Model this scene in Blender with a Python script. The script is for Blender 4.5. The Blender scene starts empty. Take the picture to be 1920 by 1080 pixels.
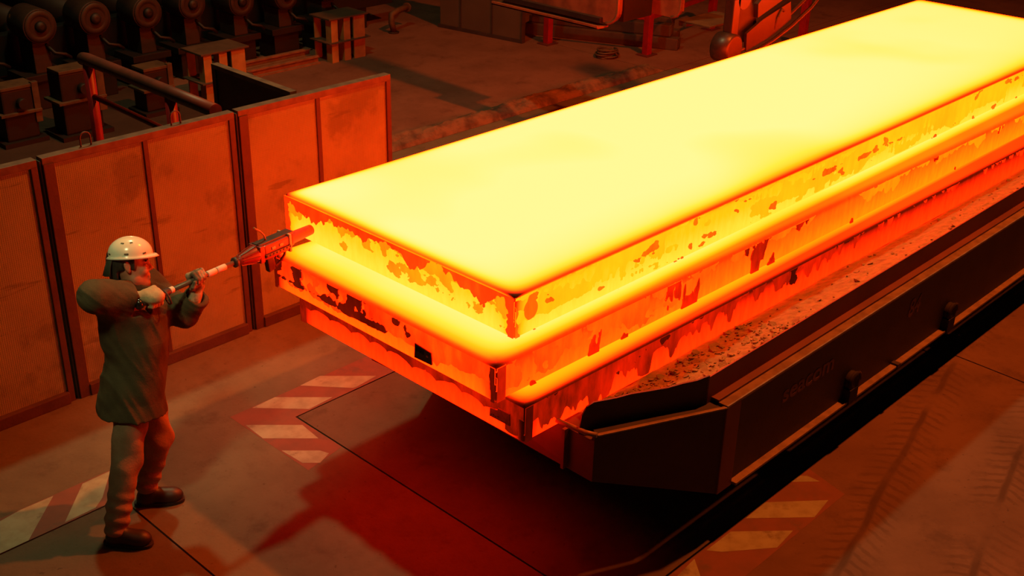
import bpy, bmesh, math, random
import numpy as np
from mathutils import Vector, Matrix

random.seed(7)
S = bpy.context.scene
COL = S.collection

# ---------------------------------------------------------------- camera, world, lights
cam_d = bpy.data.cameras.new('camera')
cam_d.sensor_width = 36.0
cam_d.lens = 2190.8 * 36.0 / 1920.0
cam_d.clip_end = 200
cam = bpy.data.objects.new('camera', cam_d)
COL.objects.link(cam)
_yaw, _pitch, _roll = 0.7554, 0.4565, 0.0246
_w = Vector((math.cos(_yaw) * math.cos(_pitch), math.sin(_yaw) * math.cos(_pitch), -math.sin(_pitch)))
_r = Vector((math.sin(_yaw), -math.cos(_yaw), 0))
_u = _r.cross(_w)
_r2 = _r * math.cos(_roll) + _u * math.sin(_roll)
_u2 = _u * math.cos(_roll) - _r * math.sin(_roll)
cam.matrix_world = Matrix(((_r2.x, _u2.x, -_w.x, -3.6018), (_r2.y, _u2.y, -_w.y, -3.3696),
                           (_r2.z, _u2.z, -_w.z, 4.2562), (0, 0, 0, 1)))
S.camera = cam

S.view_settings.view_transform = 'Standard'
S.view_settings.look = 'None'
S.view_settings.exposure = 0.0
S.view_settings.gamma = 1.0
S.view_settings.use_curve_mapping = False

world = bpy.data.worlds.new('mill_hall_dark')
S.world = world
world.use_nodes = True
world.node_tree.nodes['Background'].inputs[0].default_value = (0.9, 0.62, 0.42, 1)
world.node_tree.nodes['Background'].inputs[1].default_value = 0.004


def lamp(name, loc, target, power, color, size):
    d = bpy.data.lights.new(name, 'AREA')
    d.shape = 'DISK'
    d.size = size
    d.energy = power
    d.color = color
    o = bpy.data.objects.new(name, d)
    COL.objects.link(o)
    o.location = loc
    o.rotation_euler = (Vector(target) - Vector(loc)).to_track_quat('-Z', 'Y').to_euler()
    return o


# high-bay hall lamps: a greenish mercury lamp over the far left bay, sodium lamps over the truck lane
lamp('mercury_hall_lamp', (1.95, 5.45, 9.6), (-0.6, 1.6, 0.5), 275, (0.95, 0.95, 0.42), 0.40)
_d = bpy.data.lights.new('worker_fill_spot', 'SPOT')  # added spot, its narrow cone shaped to brighten the worker alone
_d.energy, _d.color, _d.spot_size, _d.spot_blend, _d.shadow_soft_size = 900, (1.0, 0.98, 0.45), math.radians(13), 1.0, 0.35
fill_spot = bpy.data.objects.new('worker_fill_spot', _d)
COL.objects.link(fill_spot)
fill_spot.location = (-4.6, -0.9, 8.2)
fill_spot.rotation_euler = (Vector((-0.90, 1.95, 1.35)) - Vector(fill_spot.location)).to_track_quat('-Z', 'Y').to_euler()
lamp('sodium_hall_lamp', (6.0, -1.0, 11.0), (3.2, -0.9, 0.0), 1500, (1.0, 0.135, 0.012), 0.35)

# ---------------------------------------------------------------- small helpers


def tag(o, label=None, cat=None, group=None, kind=None):
    if label: o['label'] = label
    if cat: o['category'] = cat
    if group: o['group'] = group
    if kind: o['kind'] = kind
    return o


def empty(name, loc=(0, 0, 0), label=None, cat=None, group=None, kind=None, rz=0):
    o = bpy.data.objects.new(name, None)
    COL.objects.link(o)
    o.location = loc
    o.rotation_euler = (0, 0, rz)
    o.empty_display_size = 0.1
    return tag(o, label, cat, group, kind)


def link(name, me, mat=None, parent=None, smooth=False):
    o = bpy.data.objects.new(name, me)
    COL.objects.link(o)
    if mat is not None:
        me.materials.clear()
        me.materials.append(mat)
    if parent is not None:
        o.parent = parent
    if smooth:
        me.polygons.foreach_set('use_smooth', [True] * len(me.polygons))
    return o


class MB:
    """collects primitive shapes and links them as one mesh object"""

    def __init__(self):
        self.v, self.f, self.sm = [], [], []

    def add(self, vs, fs, smooth=False):
        n = len(self.v)
        self.v += [tuple(p) for p in vs]
        for f in fs:
            self.f.append([i + n for i in f])
            self.sm.append(smooth)
        return self

    def box(self, x0, x1, y0, y1, z0, z1):
        vs = [(x0, y0, z0), (x1, y0, z0), (x1, y1, z0), (x0, y1, z0), (x0, y0, z1), (x1, y0, z1), (x1, y1, z1), (x0, y1, z1)]
        fs = [(0, 3, 2, 1), (4, 5, 6, 7), (0, 1, 5, 4), (1, 2, 6, 5), (2, 3, 7, 6), (3, 0, 4, 7)]
        return self.add(vs, fs)

    def obox(self, c, ax, ay, az):
        """oriented box: centre and three half-extent vectors"""
        c, ax, ay, az = map(Vector, (c, ax, ay, az))
        vs = []
        for k in (-1, 1):
            for (i, j) in ((-1, -1), (1, -1), (1, 1), (-1, 1)):
                vs.append(c + ax * i + ay * j + az * k)
        return self.add(vs, [(0, 3, 2, 1), (4, 5, 6, 7), (0, 1, 5, 4), (1, 2, 6, 5), (2, 3, 7, 6), (3, 0, 4, 7)])

    def bar(self, a, b, w, h, up=(0, 0, 1)):
        a, b = Vector(a), Vector(b)
        d = (b - a)
        s = d.cross(Vector(up)).normalized()
        n = s.cross(d).normalized()
        return self.obox((a + b) / 2, d / 2, s * w / 2, n * h / 2)

    def prism(self, poly, z0, z1):
        n = len(poly)
        vs = [(p[0], p[1], z0) for p in poly] + [(p[0], p[1], z1) for p in poly]
        fs = [list(range(n))[::-1], list(range(n, 2 * n))]
        for i in range(n):
            j = (i + 1) % n
            fs.append((i, j, n + j, n + i))
        return self.add(vs, fs)

    def extrude(self, poly3, vec):
        """prism from a planar polygon in space"""
        n = len(poly3)
        vec = Vector(vec)
        p = [Vector(q) for q in poly3]
        vs = p + [q + vec for q in p]
        fs = [list(range(n))[::-1], list(range(n, 2 * n))]
        for i in range(n):
            j = (i + 1) % n
            fs.append((i, j, n + j, n + i))
        return self.add(vs, fs)

    def lathe(self, o, axis, prof, n=20, cap=True):
        """prof: list of (distance along axis, radius)"""
        o, a = Vector(o), Vector(axis).normalized()
        s = a.orthogonal().normalized()
        t = a.cross(s)
        vs, fs = [], []
        for (h, r) in prof:
            for k in range(n):
                q = 2 * math.pi * k / n
                vs.append(o + a * h + (s * math.cos(q) + t * math.sin(q)) * r)
        for i in range(len(prof) - 1):
            for k in range(n):
                k2 = (k + 1) % n
                fs.append((i * n + k, i * n + k2, (i + 1) * n + k2, (i + 1) * n + k))
        self.add(vs, fs, True)
        if cap:
            self.add(vs[:n], [list(range(n))[::-1]])
            self.add(vs[-n:], [list(range(n))])
        return self

    def cyl(self, a, b, r, n=14, r2=None):
        a, b = Vector(a), Vector(b)
        return self.lathe(a, b - a, [(0, r), ((b - a).length, r if r2 is None else r2)], n)

    def tube(self, pts, r, n=8):
        pts = [Vector(p) for p in pts]
        vs, fs = [], []
        prev = None
        for i, p in enumerate(pts):
            d = (pts[min(i + 1, len(pts) - 1)] - pts[max(i - 1, 0)]).normalized()
            s = d.orthogonal().normalized() if prev is None else (prev - d * prev.dot(d)).normalized()
            prev = s
            t = d.cross(s)
            for k in range(n):
                q = 2 * math.pi * k / n
                vs.append(p + (s * math.cos(q) + t * math.sin(q)) * r)
        for i in range(len(pts) - 1):
            for k in range(n):
                k2 = (k + 1) % n
                fs.append((i * n + k, i * n + k2, (i + 1) * n + k2, (i + 1) * n + k))
        self.add(vs, fs, True)
        self.add(vs[:n], [list(range(n))[::-1]])
        self.add(vs[-n:], [list(range(n))])
        return self

    def mesh(self, name):
        me = bpy.data.meshes.new(name)
        me.from_pydata(self.v, [], self.f)
        me.polygons.foreach_set('use_smooth', self.sm)
        me.update()
        return me

    def build(self, name, mat, parent=None, bevel=0.0, fix=True):
        me = self.mesh(name)
        if fix or bevel:
            bm = bmesh.new()
            bm.from_mesh(me)
            bmesh.ops.remove_doubles(bm, verts=bm.verts, dist=1e-5)
            if bevel:
                es = [e for e in bm.edges if len(e.link_faces) == 2 and e.calc_face_angle(0) > 0.6]
                bmesh.ops.bevel(bm, geom=es, offset=bevel, segments=2, affect='EDGES', profile=0.6)
            bmesh.ops.recalc_face_normals(bm, faces=bm.faces)
            bm.to_mesh(me)
            bm.free()
        return link(name, me, mat, parent)


# ---------------------------------------------------------------- materials


def nodes(name):
    m = bpy.data.materials.new(name)
    m.use_nodes = True
    nt = m.node_tree
    nt.nodes.clear()
    out = nt.nodes.new('ShaderNodeOutputMaterial')
    return m, nt, out


def N(nt, typ, **kw):
    n = nt.nodes.new(typ)
    for k, v in kw.items():
        if k == 'ins':
            for i, val in v.items():
                if isinstance(val, bpy.types.NodeSocket):
                    nt.links.new(val, n.inputs[i])
                else:
                    n.inputs[i].default_value = val
        else:
            setattr(n, k, v)
    return n


def M(nt, op, a, b=None, c=None, clamp=False):
    n = nt.nodes.new('ShaderNodeMath')
    n.operation = op
    n.use_clamp = clamp
    for i, v in enumerate((a, b, c)):
        if v is None: continue
        if isinstance(v, bpy.types.NodeSocket):
            nt.links.new(v, n.inputs[i])
        else:
            n.inputs[i].default_value = v
    return n.outputs[0]


def noise(nt, vec, scale, detail=4, rough=0.55, dim='3D'):
    n = N(nt, 'ShaderNodeTexNoise', noise_dimensions=dim)
    nt.links.new(vec, n.inputs['Vector'])
    n.inputs['Scale'].default_value = scale
    n.inputs['Detail'].default_value = detail
    n.inputs['Roughness'].default_value = rough
    return n.outputs['Fac']


def mixc(nt, fac, a, b):
    n = nt.nodes.new('ShaderNodeMix')
    n.data_type = 'RGBA'
    for i, v in ((0, fac), (6, a), (7, b)):
        if isinstance(v, bpy.types.NodeSocket):
            nt.links.new(v, n.inputs[i])
        elif i == 0:
            n.inputs[0].default_value = v
        else:
            n.inputs[i].default_value = (*v, 1)
    return n.outputs[2]


def smooth(nt, x, lo, hi):
    n = N(nt, 'ShaderNodeMapRange', interpolation_type='SMOOTHSTEP')
    nt.links.new(x, n.inputs[0])
    n.inputs[1].default_value = lo
    n.inputs[2].default_value = hi
    return n.outputs[0]


def surf(name, col, col2=None, rough=0.6, metal=0.0, scale=6.0, bump=0.0, bscale=60.0, stain=None, stretch=(1, 1, 1), spec=0.5, lo=0.35, hi=0.7):
    m, nt, out = nodes(name)
    b = N(nt, 'ShaderNodeBsdfPrincipled')
    tc = N(nt, 'ShaderNodeTexCoord')
    mp = N(nt, 'ShaderNodeMapping', ins={0: tc.outputs['Object'], 3: stretch})
    v = mp.outputs[0]
    if col2 is None: col2 = tuple(c * 0.7 for c in col)
    c = mixc(nt, smooth(nt, noise(nt, v, scale, 6), lo, hi), col, col2)
    if stain:
        c = mixc(nt, smooth(nt, noise(nt, v, scale * 0.37, 5, 0.65), 0.55, 0.68), c, stain)
    nt.links.new(c, b.inputs['Base Color'])
    b.inputs['Roughness'].default_value = rough
    b.inputs['Metallic'].default_value = metal
    b.inputs['Specular IOR Level'].default_value = spec
    if bump:
        bn = N(nt, 'ShaderNodeBump', ins={'Strength': bump, 'Distance': 0.01})
        nt.links.new(noise(nt, v, bscale, 5), bn.inputs['Height'])
        nt.links.new(bn.outputs[0], b.inputs['Normal'])
    nt.links.new(b.outputs[0], out.inputs[0])
    return m


# glow colour of steel against heat 0..1 
HEAT = [(0.0, (0.012, 0.0004, 0.0)), (0.12, (0.04, 0.001, 0.0)), (0.22, (0.17, 0.004, 0.0)), (0.32, (0.90, 0.012, 0.0003)), (0.42, (6.5, 0.055, 0.0015)),
        (0.52, (12.0, 0.16, 0.002)), (0.62, (15.5, 0.34, 0.002)), (0.74, (17.5, 0.59, 0.005)), (0.86, (18.5, 0.84, 0.055)), (1.0, (19.5, 0.94, 0.31))]


def heat_out(nt, heat, out, rough=0.8, base=(0.03, 0.018, 0.014), bump=None):
    ramp = N(nt, 'ShaderNodeValToRGB')
    cr = ramp.color_ramp
    while len(cr.elements) < len(HEAT): cr.elements.new(0.5)
    for e, (p, c) in zip(cr.elements, HEAT): e.position = p
    for e, (p, c) in zip(cr.elements, HEAT): e.color = (*[x / 20 for x in c], 1)
    nt.links.new(heat, ramp.inputs[0])
    b = N(nt, 'ShaderNodeBsdfPrincipled')
    b.inputs['Base Color'].default_value = (*base, 1)
    b.inputs['Roughness'].default_value = rough
    b.inputs['Specular IOR Level'].default_value = 0.15
    nt.links.new(ramp.outputs[0], b.inputs['Emission Color'])
    b.inputs['Emission Strength'].default_value = 20.0
    nt.links.new(b.outputs[0], out.inputs[0])
    return b


def hot_steel(name, dims, top, side, bottom, l_front, l_far, l_right, l_left, edge, side_l=0.03, gradx=0.0, cool=0.0, wide=0.0, corner=0.5):
    """dims: (length, width, height) of a slab whose object origin is its near lower corner.
    Heat falls towards every arris, where a slab loses heat to two sides."""
    L, W, H = dims
    m, nt, out = nodes(name)
    tc = N(nt, 'ShaderNodeTexCoord')
    P = tc.outputs['Object']
    sx = N(nt, 'ShaderNodeSeparateXYZ', ins={0: P})
    x, y, z = sx.outputs
    g = N(nt, 'ShaderNodeNewGeometry')
    nz = N(nt, 'ShaderNodeSeparateXYZ', ins={0: g.outputs['Normal']}).outputs[2]
    up = smooth(nt, nz, 0.05, 0.95)

    def fall(d, l, a):  # a * exp(-d / l)
        return M(nt, 'MULTIPLY', M(nt, 'EXPONENT', M(nt, 'MULTIPLY', M(nt, 'MAXIMUM', d, 0.0), -1.0 / l)), a)
    xe, ye = M(nt, 'SUBTRACT', L, x), M(nt, 'SUBTRACT', W, y)
    t = M(nt, 'SUBTRACT', top, fall(x, l_front, edge))
    t = M(nt, 'SUBTRACT', t, fall(xe, l_far, edge))
    t = M(nt, 'SUBTRACT', t, fall(y, l_right, edge))
    t = M(nt, 'SUBTRACT', t, fall(ye, l_left, edge))
    t = M(nt, 'SUBTRACT', t, fall(y, l_right * 5.0, wide))
    big = noise(nt, P, 0.55, 2, 0.4)
    t = M(nt, 'SUBTRACT', t, M(nt, 'MULTIPLY', smooth(nt, big, 0.48, 0.7), cool))
    t = M(nt, 'SUBTRACT', t, M(nt, 'MULTIPLY', smooth(nt, x, 3.0, 9.0), cool * 0.9))
    # narrow faces
    zu = M(nt, 'SUBTRACT', H, z)
    s = M(nt, 'SUBTRACT', side, fall(zu, side_l, 0.5))
    s = M(nt, 'ADD', s, M(nt, 'MULTIPLY', smooth(nt, zu, 0.06, H), bottom))
    s = M(nt, 'ADD', s, M(nt, 'MULTIPLY', smooth(nt, x, 0.3, 5.0), gradx))
    s = M(nt, 'SUBTRACT', s, fall(M(nt, 'ADD', M(nt, 'MAXIMUM', x, 0.0), M(nt, 'MAXIMUM', y, 0.0)), 0.035, corner))
    s = M(nt, 'SUBTRACT', s, fall(M(nt, 'ADD', M(nt, 'MAXIMUM', x, 0.0), M(nt, 'MAXIMUM', ye, 0.0)), 0.035, corner))
    mp = N(nt, 'ShaderNodeMapping', ins={0: P, 3: (5.0, 5.0, 1.2)})
    fine = noise(nt, mp.outputs[0], 6.0, 6, 0.65)
    s = M(nt, 'ADD', s, M(nt, 'MULTIPLY', M(nt, 'SUBTRACT', fine, 0.5), 0.10))
    h = M(nt, 'ADD', M(nt, 'MULTIPLY', t, up), M(nt, 'MULTIPLY', s, M(nt, 'SUBTRACT', 1.0, up)))
    heat_out(nt, h, out)
    return m


def crust_mat(name, heat, var, scale=14.0, drift=0.0):
    m, nt, out = nodes(name)
    tc = N(nt, 'ShaderNodeTexCoord')
    P = tc.outputs['Object']
    mp = N(nt, 'ShaderNodeMapping', ins={0: P, 3: (1.0, 1.0, 0.35)})
    n1 = noise(nt, mp.outputs[0], scale, 5, 0.6)
    n2 = noise(nt, P, 2.2, 3, 0.5)
    h = M(nt, 'ADD', heat, M(nt, 'MULTIPLY', M(nt, 'SUBTRACT', n1, 0.5), var))
    h = M(nt, 'ADD', h, M(nt, 'MULTIPLY', M(nt, 'SUBTRACT', n2, 0.5), var * 1.4))
    if drift:
        x = N(nt, 'ShaderNodeSeparateXYZ', ins={0: P}).outputs[0]
        h = M(nt, 'ADD', h, M(nt, 'MULTIPLY', smooth(nt, x, 0.2, 5.0), drift))
    heat_out(nt, h, out, base=(0.05, 0.03, 0.025))
    return m


def floor_mat(name, c1, c2, dirt, tracks=False):
    m, nt, out = nodes(name)
    b = N(nt, 'ShaderNodeBsdfPrincipled')
    g = N(nt, 'ShaderNodeNewGeometry')
    P = g.outputs['Position']
    c = mixc(nt, smooth(nt, noise(nt, P, 1.1, 8, 0.62), 0.36, 0.66), c1, c2)
    c = mixc(nt, M(nt, 'MULTIPLY', smooth(nt, noise(nt, P, 2.6, 6, 0.7), 0.52, 0.72), 0.75), c, dirt)
    spots = smooth(nt, noise(nt, P, 24.0, 3, 0.5), 0.68, 0.74)
    c = mixc(nt, M(nt, 'MULTIPLY', spots, 0.5), c, tuple(x * 0.5 for x in dirt))
    c = mixc(nt, M(nt, 'MULTIPLY', smooth(nt, noise(nt, P, 9.0, 8, 0.75), 0.5, 0.75), 0.45), c, dirt)
    if tracks:
        # tyre tread prints laid on the concrete by the slab carriers
        sx = N(nt, 'ShaderNodeSeparateXYZ', ins={0: P})
        x, y = sx.outputs[0], sx.outputs[1]
        ang = math.radians(12.5)
        a = M(nt, 'ADD', M(nt, 'MULTIPLY', x, math.cos(ang)), M(nt, 'MULTIPLY', y, math.sin(ang)))
        d = M(nt, 'SUBTRACT', M(nt, 'MULTIPLY', y, math.cos(ang)), M(nt, 'MULTIPLY', x, math.sin(ang)))
        wob = M(nt, 'MULTIPLY', M(nt, 'SUBTRACT', noise(nt, P, 1.4, 2), 0.5), 0.10)
        d = M(nt, 'ADD', d, wob)
        tot = None
        for off, wd in ((-1.455, 0.20), (-2.10, 0.24), (-2.62, 0.2), (-3.2, 0.24)):
            e = M(nt, 'ABSOLUTE', M(nt, 'SUBTRACT', d, off))
            band = M(nt, 'SUBTRACT', 1.0, smooth(nt, e, wd * 0.5, wd * 0.95))
            core = M(nt, 'SUBTRACT', 1.0, smooth(nt, e, 0.008, 0.035))
            ph = M(nt, 'ADD', M(nt, 'MULTIPLY', a, 72.0), M(nt, 'MULTIPLY', e, 38.0))
            ph = M(nt, 'ADD', ph, M(nt, 'MULTIPLY', noise(nt, P, 5.0, 2), 7.0))
            lug = smooth(nt, M(nt, 'ADD', M(nt, 'SINE', ph), M(nt, 'MULTIPLY', M(nt, 'SUBTRACT', noise(nt, P, 17.0, 3), 0.5), 2.2)), 0.0, 0.9)
            t = M(nt, 'MAXIMUM', M(nt, 'MULTIPLY', core, 0.6), M(nt, 'MULTIPLY', M(nt, 'MULTIPLY', lug, band), 0.34))
            tot = t if tot is None else M(nt, 'MAXIMUM', tot, t)
        tot = M(nt, 'MULTIPLY', tot, smooth(nt, noise(nt, P, 1.7, 4), 0.33, 0.6))
        c = mixc(nt, tot, c, tuple(v * 0.4 for v in dirt))
    nt.links.new(c, b.inputs['Base Color'])
    b.inputs['Roughness'].default_value = 0.78
    b.inputs['Specular IOR Level'].default_value = 0.25
    bn = N(nt, 'ShaderNodeBump', ins={'Strength': 0.25, 'Distance': 0.01})
    nt.links.new(noise(nt, P, 38.0, 6, 0.6), bn.inputs['Height'])
    nt.links.new(bn.outputs[0], b.inputs['Normal'])
    nt.links.new(b.outputs[0], out.inputs[0])
    return m


def mesh_panel_mat(name, c1, c2):
    """dusty perforated sheet: fine square holes, streaks and soot blotches"""
    m, nt, out = nodes(name)
    b = N(nt, 'ShaderNodeBsdfPrincipled')
    g = N(nt, 'ShaderNodeNewGeometry')
    P = g.outputs['Position']
    sx = N(nt, 'ShaderNodeSeparateXYZ', ins={0: P})
    x, y, z = sx.outputs
    f = 2 * math.pi / 0.0135
    hx = M(nt, 'SINE', M(nt, 'MULTIPLY', M(nt, 'ADD', x, y), f))
    hz = M(nt, 'SINE', M(nt, 'MULTIPLY', z, f))
    hole = smooth(nt, M(nt, 'ADD', hx, M(nt, 'MULTIPLY', hz, 0.4)), 0.1, 1.1)
    c = mixc(nt, smooth(nt, noise(nt, P, 1.8, 6, 0.6), 0.35, 0.68), c1, c2)
    soot = smooth(nt, noise(nt, P, 1.9, 5, 0.62), 0.53, 0.64)
    c = mixc(nt, M(nt, 'MULTIPLY', soot, 0.42), c, tuple(v * 0.35 for v in c2))
    mp = N(nt, 'ShaderNodeMapping', ins={0: P, 3: (1.2, 1.2, 7.0)})
    c = mixc(nt, M(nt, 'MULTIPLY', smooth(nt, noise(nt, mp.outputs[0], 1.6, 4), 0.62, 0.7), 0.5), c, tuple(v * 0.4 for v in c2))
    c = mixc(nt, M(nt, 'MULTIPLY', hole, 0.36), c, tuple(v * 0.25 for v in c2))
    nt.links.new(c, b.inputs['Base Color'])
    b.inputs['Roughness'].default_value = 0.62
    b.inputs['Specular IOR Level'].default_value = 0.3
    bn = N(nt, 'ShaderNodeBump', ins={'Strength': 0.35, 'Distance': 0.006})
    nt.links.new(M(nt, 'SUBTRACT', 1.0, hole), bn.inputs['Height'])
    nt.links.new(bn.outputs[0], b.inputs['Normal'])
    nt.links.new(b.outputs[0], out.inputs[0])
    return m


MAT = dict(
    concrete=floor_mat('worn_concrete', (0.135, 0.125, 0.078), (0.10, 0.09, 0.056), (0.068, 0.058, 0.038)),
    lane=floor_mat('lane_concrete', (0.16, 0.105, 0.07), (0.12, 0.076, 0.05), (0.08, 0.05, 0.035), True),
    plate=floor_mat('steel_floor_plate', (0.105, 0.092, 0.060), (0.08, 0.069, 0.045), (0.054, 0.045, 0.03)),
    back_floor=floor_mat('back_bay_floor', (0.20, 0.105, 0.07), (0.15, 0.078, 0.052), (0.10, 0.05, 0.035)),  # slab glow put into a redder concrete colour
    dim_floor=floor_mat('dim_bay_floor', (0.055, 0.035, 0.026), (0.042, 0.027, 0.02), (0.028, 0.018, 0.014)),  # dimness of the machine bay put into a darker floor colour
    joint=surf('joint_dirt', (0.035, 0.025, 0.02), rough=0.9),
    white_paint=surf('worn_white_paint', (0.28, 0.33, 0.22), (0.21, 0.23, 0.15), 0.7, scale=9, stain=(0.13, 0.12, 0.08)),
    red_paint=surf('worn_red_paint', (0.165, 0.062, 0.036), (0.13, 0.056, 0.034), 0.7, scale=8, stain=(0.10, 0.06, 0.04)),
    screen=mesh_panel_mat('perforated_sheet', (0.265, 0.33, 0.20), (0.215, 0.26, 0.16)),
    screen_frame=surf('rusty_red_frame', (0.075, 0.042, 0.03), (0.055, 0.03, 0.024), 0.6, scale=7, bump=0.2),
    screen_rail=surf('dusty_top_rail', (0.12, 0.095, 0.06), (0.075, 0.052, 0.036), 0.6, scale=12),
    gap=surf('greenish_steel_edge', (0.06, 0.07, 0.045), rough=0.6),
    rail_red=surf('red_rail_paint', (0.30, 0.008, 0.008), (0.22, 0.007, 0.007), 0.45, scale=8),
    rail_brown=surf('brown_rail_paint', (0.11, 0.03, 0.018), (0.07, 0.024, 0.016), 0.5),
    dark_steel=surf('dark_steel', (0.035, 0.028, 0.024), (0.022, 0.018, 0.016), 0.55, scale=5),
    carrier=surf('carrier_dark_paint', (0.045, 0.033, 0.03), (0.03, 0.023, 0.022), 0.5, scale=4, bump=0.1, spec=0.3),
    carrier_edge=surf('bright_edge_steel', (0.26, 0.19, 0.12), (0.17, 0.12, 0.08), 0.45, scale=14, spec=0.4),
    carrier_wall=surf('red_lit_wall_plate', (0.16, 0.055, 0.04), (0.12, 0.042, 0.033), 0.6, scale=3),  # lamp light on the inner wall put into its red
    carrier_red_lit=surf('red_lit_plate', (0.13, 0.05, 0.03), (0.09, 0.035, 0.022), 0.6, scale=4),  # bounce of the slab glow put into this plate's red
    lettering=surf('faded_lettering', (0.22, 0.11, 0.075), (0.15, 0.08, 0.06), 0.7, scale=25),
    rubber=surf('black_rubber', (0.02, 0.018, 0.016), rough=0.85),
    debris=surf('scale_debris', (0.20, 0.185, 0.055), (0.15, 0.13, 0.04), 0.9, scale=22, bump=0.5, bscale=45, stain=(0.12, 0.09, 0.035)),
    tagplate=surf('dark_tag_plate', (0.07, 0.055, 0.045), (0.05, 0.04, 0.032), 0.5, scale=20),
    tagplate2=surf('brown_tag_plate', (0.20, 0.13, 0.07), (0.13, 0.085, 0.05), 0.5, scale=40),
    jacket=surf('olive_work_cloth', (0.088, 0.068, 0.036), (0.064, 0.049, 0.027), 0.9, scale=9, bump=0.25, bscale=120, spec=0.15),
    trousers=surf('tan_work_cloth', (0.30, 0.20, 0.125), (0.22, 0.145, 0.09), 0.9, scale=8, bump=0.25, bscale=110, spec=0.15),
    boot=surf('black_boot_leather', (0.018, 0.014, 0.012), (0.028, 0.02, 0.016), 0.5, scale=10),
    glove=surf('tan_glove_leather', (0.46, 0.36, 0.2), (0.36, 0.25, 0.14), 0.75, scale=18, bump=0.2, bscale=90),
    glove_dark=surf('grimy_glove', (0.36, 0.26, 0.16), (0.10, 0.085, 0.055), 0.75, scale=16, bump=0.2, bscale=90, lo=0.42, hi=0.58),
    skin=surf('skin', (0.42, 0.175, 0.10), (0.36, 0.14, 0.085), 0.5, scale=20),
    hair=surf('dark_hair', (0.022, 0.017, 0.014), (0.035, 0.026, 0.02), 0.5, scale=60),
    flap=surf('dark_green_flap', (0.035, 0.04, 0.022), (0.025, 0.028, 0.016), 0.85, scale=20),
    eye=surf('eye', (0.03, 0.02, 0.018), rough=0.2),
    helmet=surf('ivory_helmet_plastic', (0.80, 0.76, 0.60), (0.76, 0.71, 0.55), 0.22, scale=7, spec=0.6),
    slot=surf('dark_slot', (0.10, 0.085, 0.05), rough=0.7),
    tool_red_lit=surf('red_lit_tool_casing', (0.24, 0.032, 0.02), (0.18, 0.026, 0.018), 0.4, scale=14),  # slab light on the tool put into the red colour
    tool_dark=surf('dark_tool_metal', (0.06, 0.045, 0.04), (0.04, 0.03, 0.03), 0.45, scale=14),
    tool_steel=surf('brown_tool_tube', (0.17, 0.12, 0.085), (0.11, 0.08, 0.06), 0.4, scale=14, metal=0.3),
    tool_nozzle=surf('scorched_nozzle', (0.15, 0.06, 0.05), (0.10, 0.045, 0.04), 0.5, scale=20),
    knob=surf('black_knob', (0.012, 0.011, 0.010), rough=0.2, spec=0.7),
    tape=surf('white_tape', (0.80, 0.68, 0.56), (0.7, 0.56, 0.44), 0.6, scale=30),
    strap=surf('pale_strap', (0.62, 0.46, 0.26), rough=0.6),
    cable=surf('tan_cable', (0.40, 0.22, 0.09), rough=0.6),
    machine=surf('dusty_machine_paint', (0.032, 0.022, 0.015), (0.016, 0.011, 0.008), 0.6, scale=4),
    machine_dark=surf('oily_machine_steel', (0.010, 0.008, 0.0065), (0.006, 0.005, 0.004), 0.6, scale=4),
    machine_pale=surf('dusty_cover', (0.10, 0.065, 0.03), (0.045, 0.03, 0.018), 0.65, scale=5),
    stand=surf('ochre_stand_paint', (0.40, 0.25, 0.08), (0.30, 0.18, 0.06), 0.55, scale=7),
    stand_top=surf('dusty_stand_plate', (0.09, 0.058, 0.036), (0.06, 0.04, 0.026), 0.7, scale=7),
    guide=surf('rusty_guide_rail', (0.24, 0.13, 0.07), (0.17, 0.095, 0.05), 0.6, scale=10),
    cabinet=surf('grey_panel_paint', (0.12, 0.09, 0.06), (0.10, 0.075, 0.05), 0.6, scale=2),
    cabinet_dark=surf('panel_joint_steel', (0.06, 0.045, 0.04), rough=0.6),
    timber=surf('dusty_billet', (0.08, 0.05, 0.035), (0.05, 0.034, 0.025), 0.7, scale=5),
    tongs=surf('scuffed_tong_plate', (0.034, 0.02, 0.013), (0.02, 0.012, 0.009), 0.42, scale=4, bump=0.15, bscale=14, spec=0.6),
    orange_lit=surf('scuffed_orange_lit_plate', (0.34, 0.115, 0.05), (0.17, 0.06, 0.03), 0.34, scale=5, bump=0.2, bscale=9, spec=0.8),  # slab glow on the tong plates put into their orange
    tongs_dark=surf('dark_tong_channel', (0.03, 0.02, 0.016), (0.02, 0.014, 0.012), 0.5),
    kerb=surf('crumbled_kerb', (0.16, 0.105, 0.06), (0.06, 0.04, 0.026), 0.9, scale=7, bump=0.9, bscale=16),
)

# ---------------------------------------------------------------- value noise for geometry


def vnoise(u, v, seed=0):
    """smooth value noise in 0..1 on arrays u, v"""
    iu, iv = np.floor(u).astype(np.int64), np.floor(v).astype(np.int64)
    fu, fv = u - iu, v - iv
    fu, fv = fu * fu * (3 - 2 * fu), fv * fv * (3 - 2 * fv)

    def h(a, b):
        k = (a * 374761393 + b * 668265263 + seed * 1442695041) & 0xFFFFFFFF
        k = ((k ^ (k >> 13)) * 1274126177) & 0xFFFFFFFF
        return ((k ^ (k >> 16)) & 0xFFFF) / 65535.0
    return (h(iu, iv) * (1 - fu) + h(iu + 1, iv) * fu) * (1 - fv) + (h(iu, iv + 1) * (1 - fu) + h(iu + 1, iv + 1) * fu) * fv


def fbm(u, v, seed=0, oct=4, gain=0.5):
    t, a, s = 0, 1.0, 0.0
    for k in range(oct):
        t = t + a * vnoise(u * 2 ** k + 17.3 * k, v * 2 ** k + 5.1 * k, seed + k)
        s += a
        a *= gain
    return t / s


# ---------------------------------------------------------------- the floor
floor = empty('floor', kind='structure')
MB().box(-9, 24, -9, 18, -0.3, -0.02).build('concrete_bed', MAT['joint'], floor)


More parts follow.
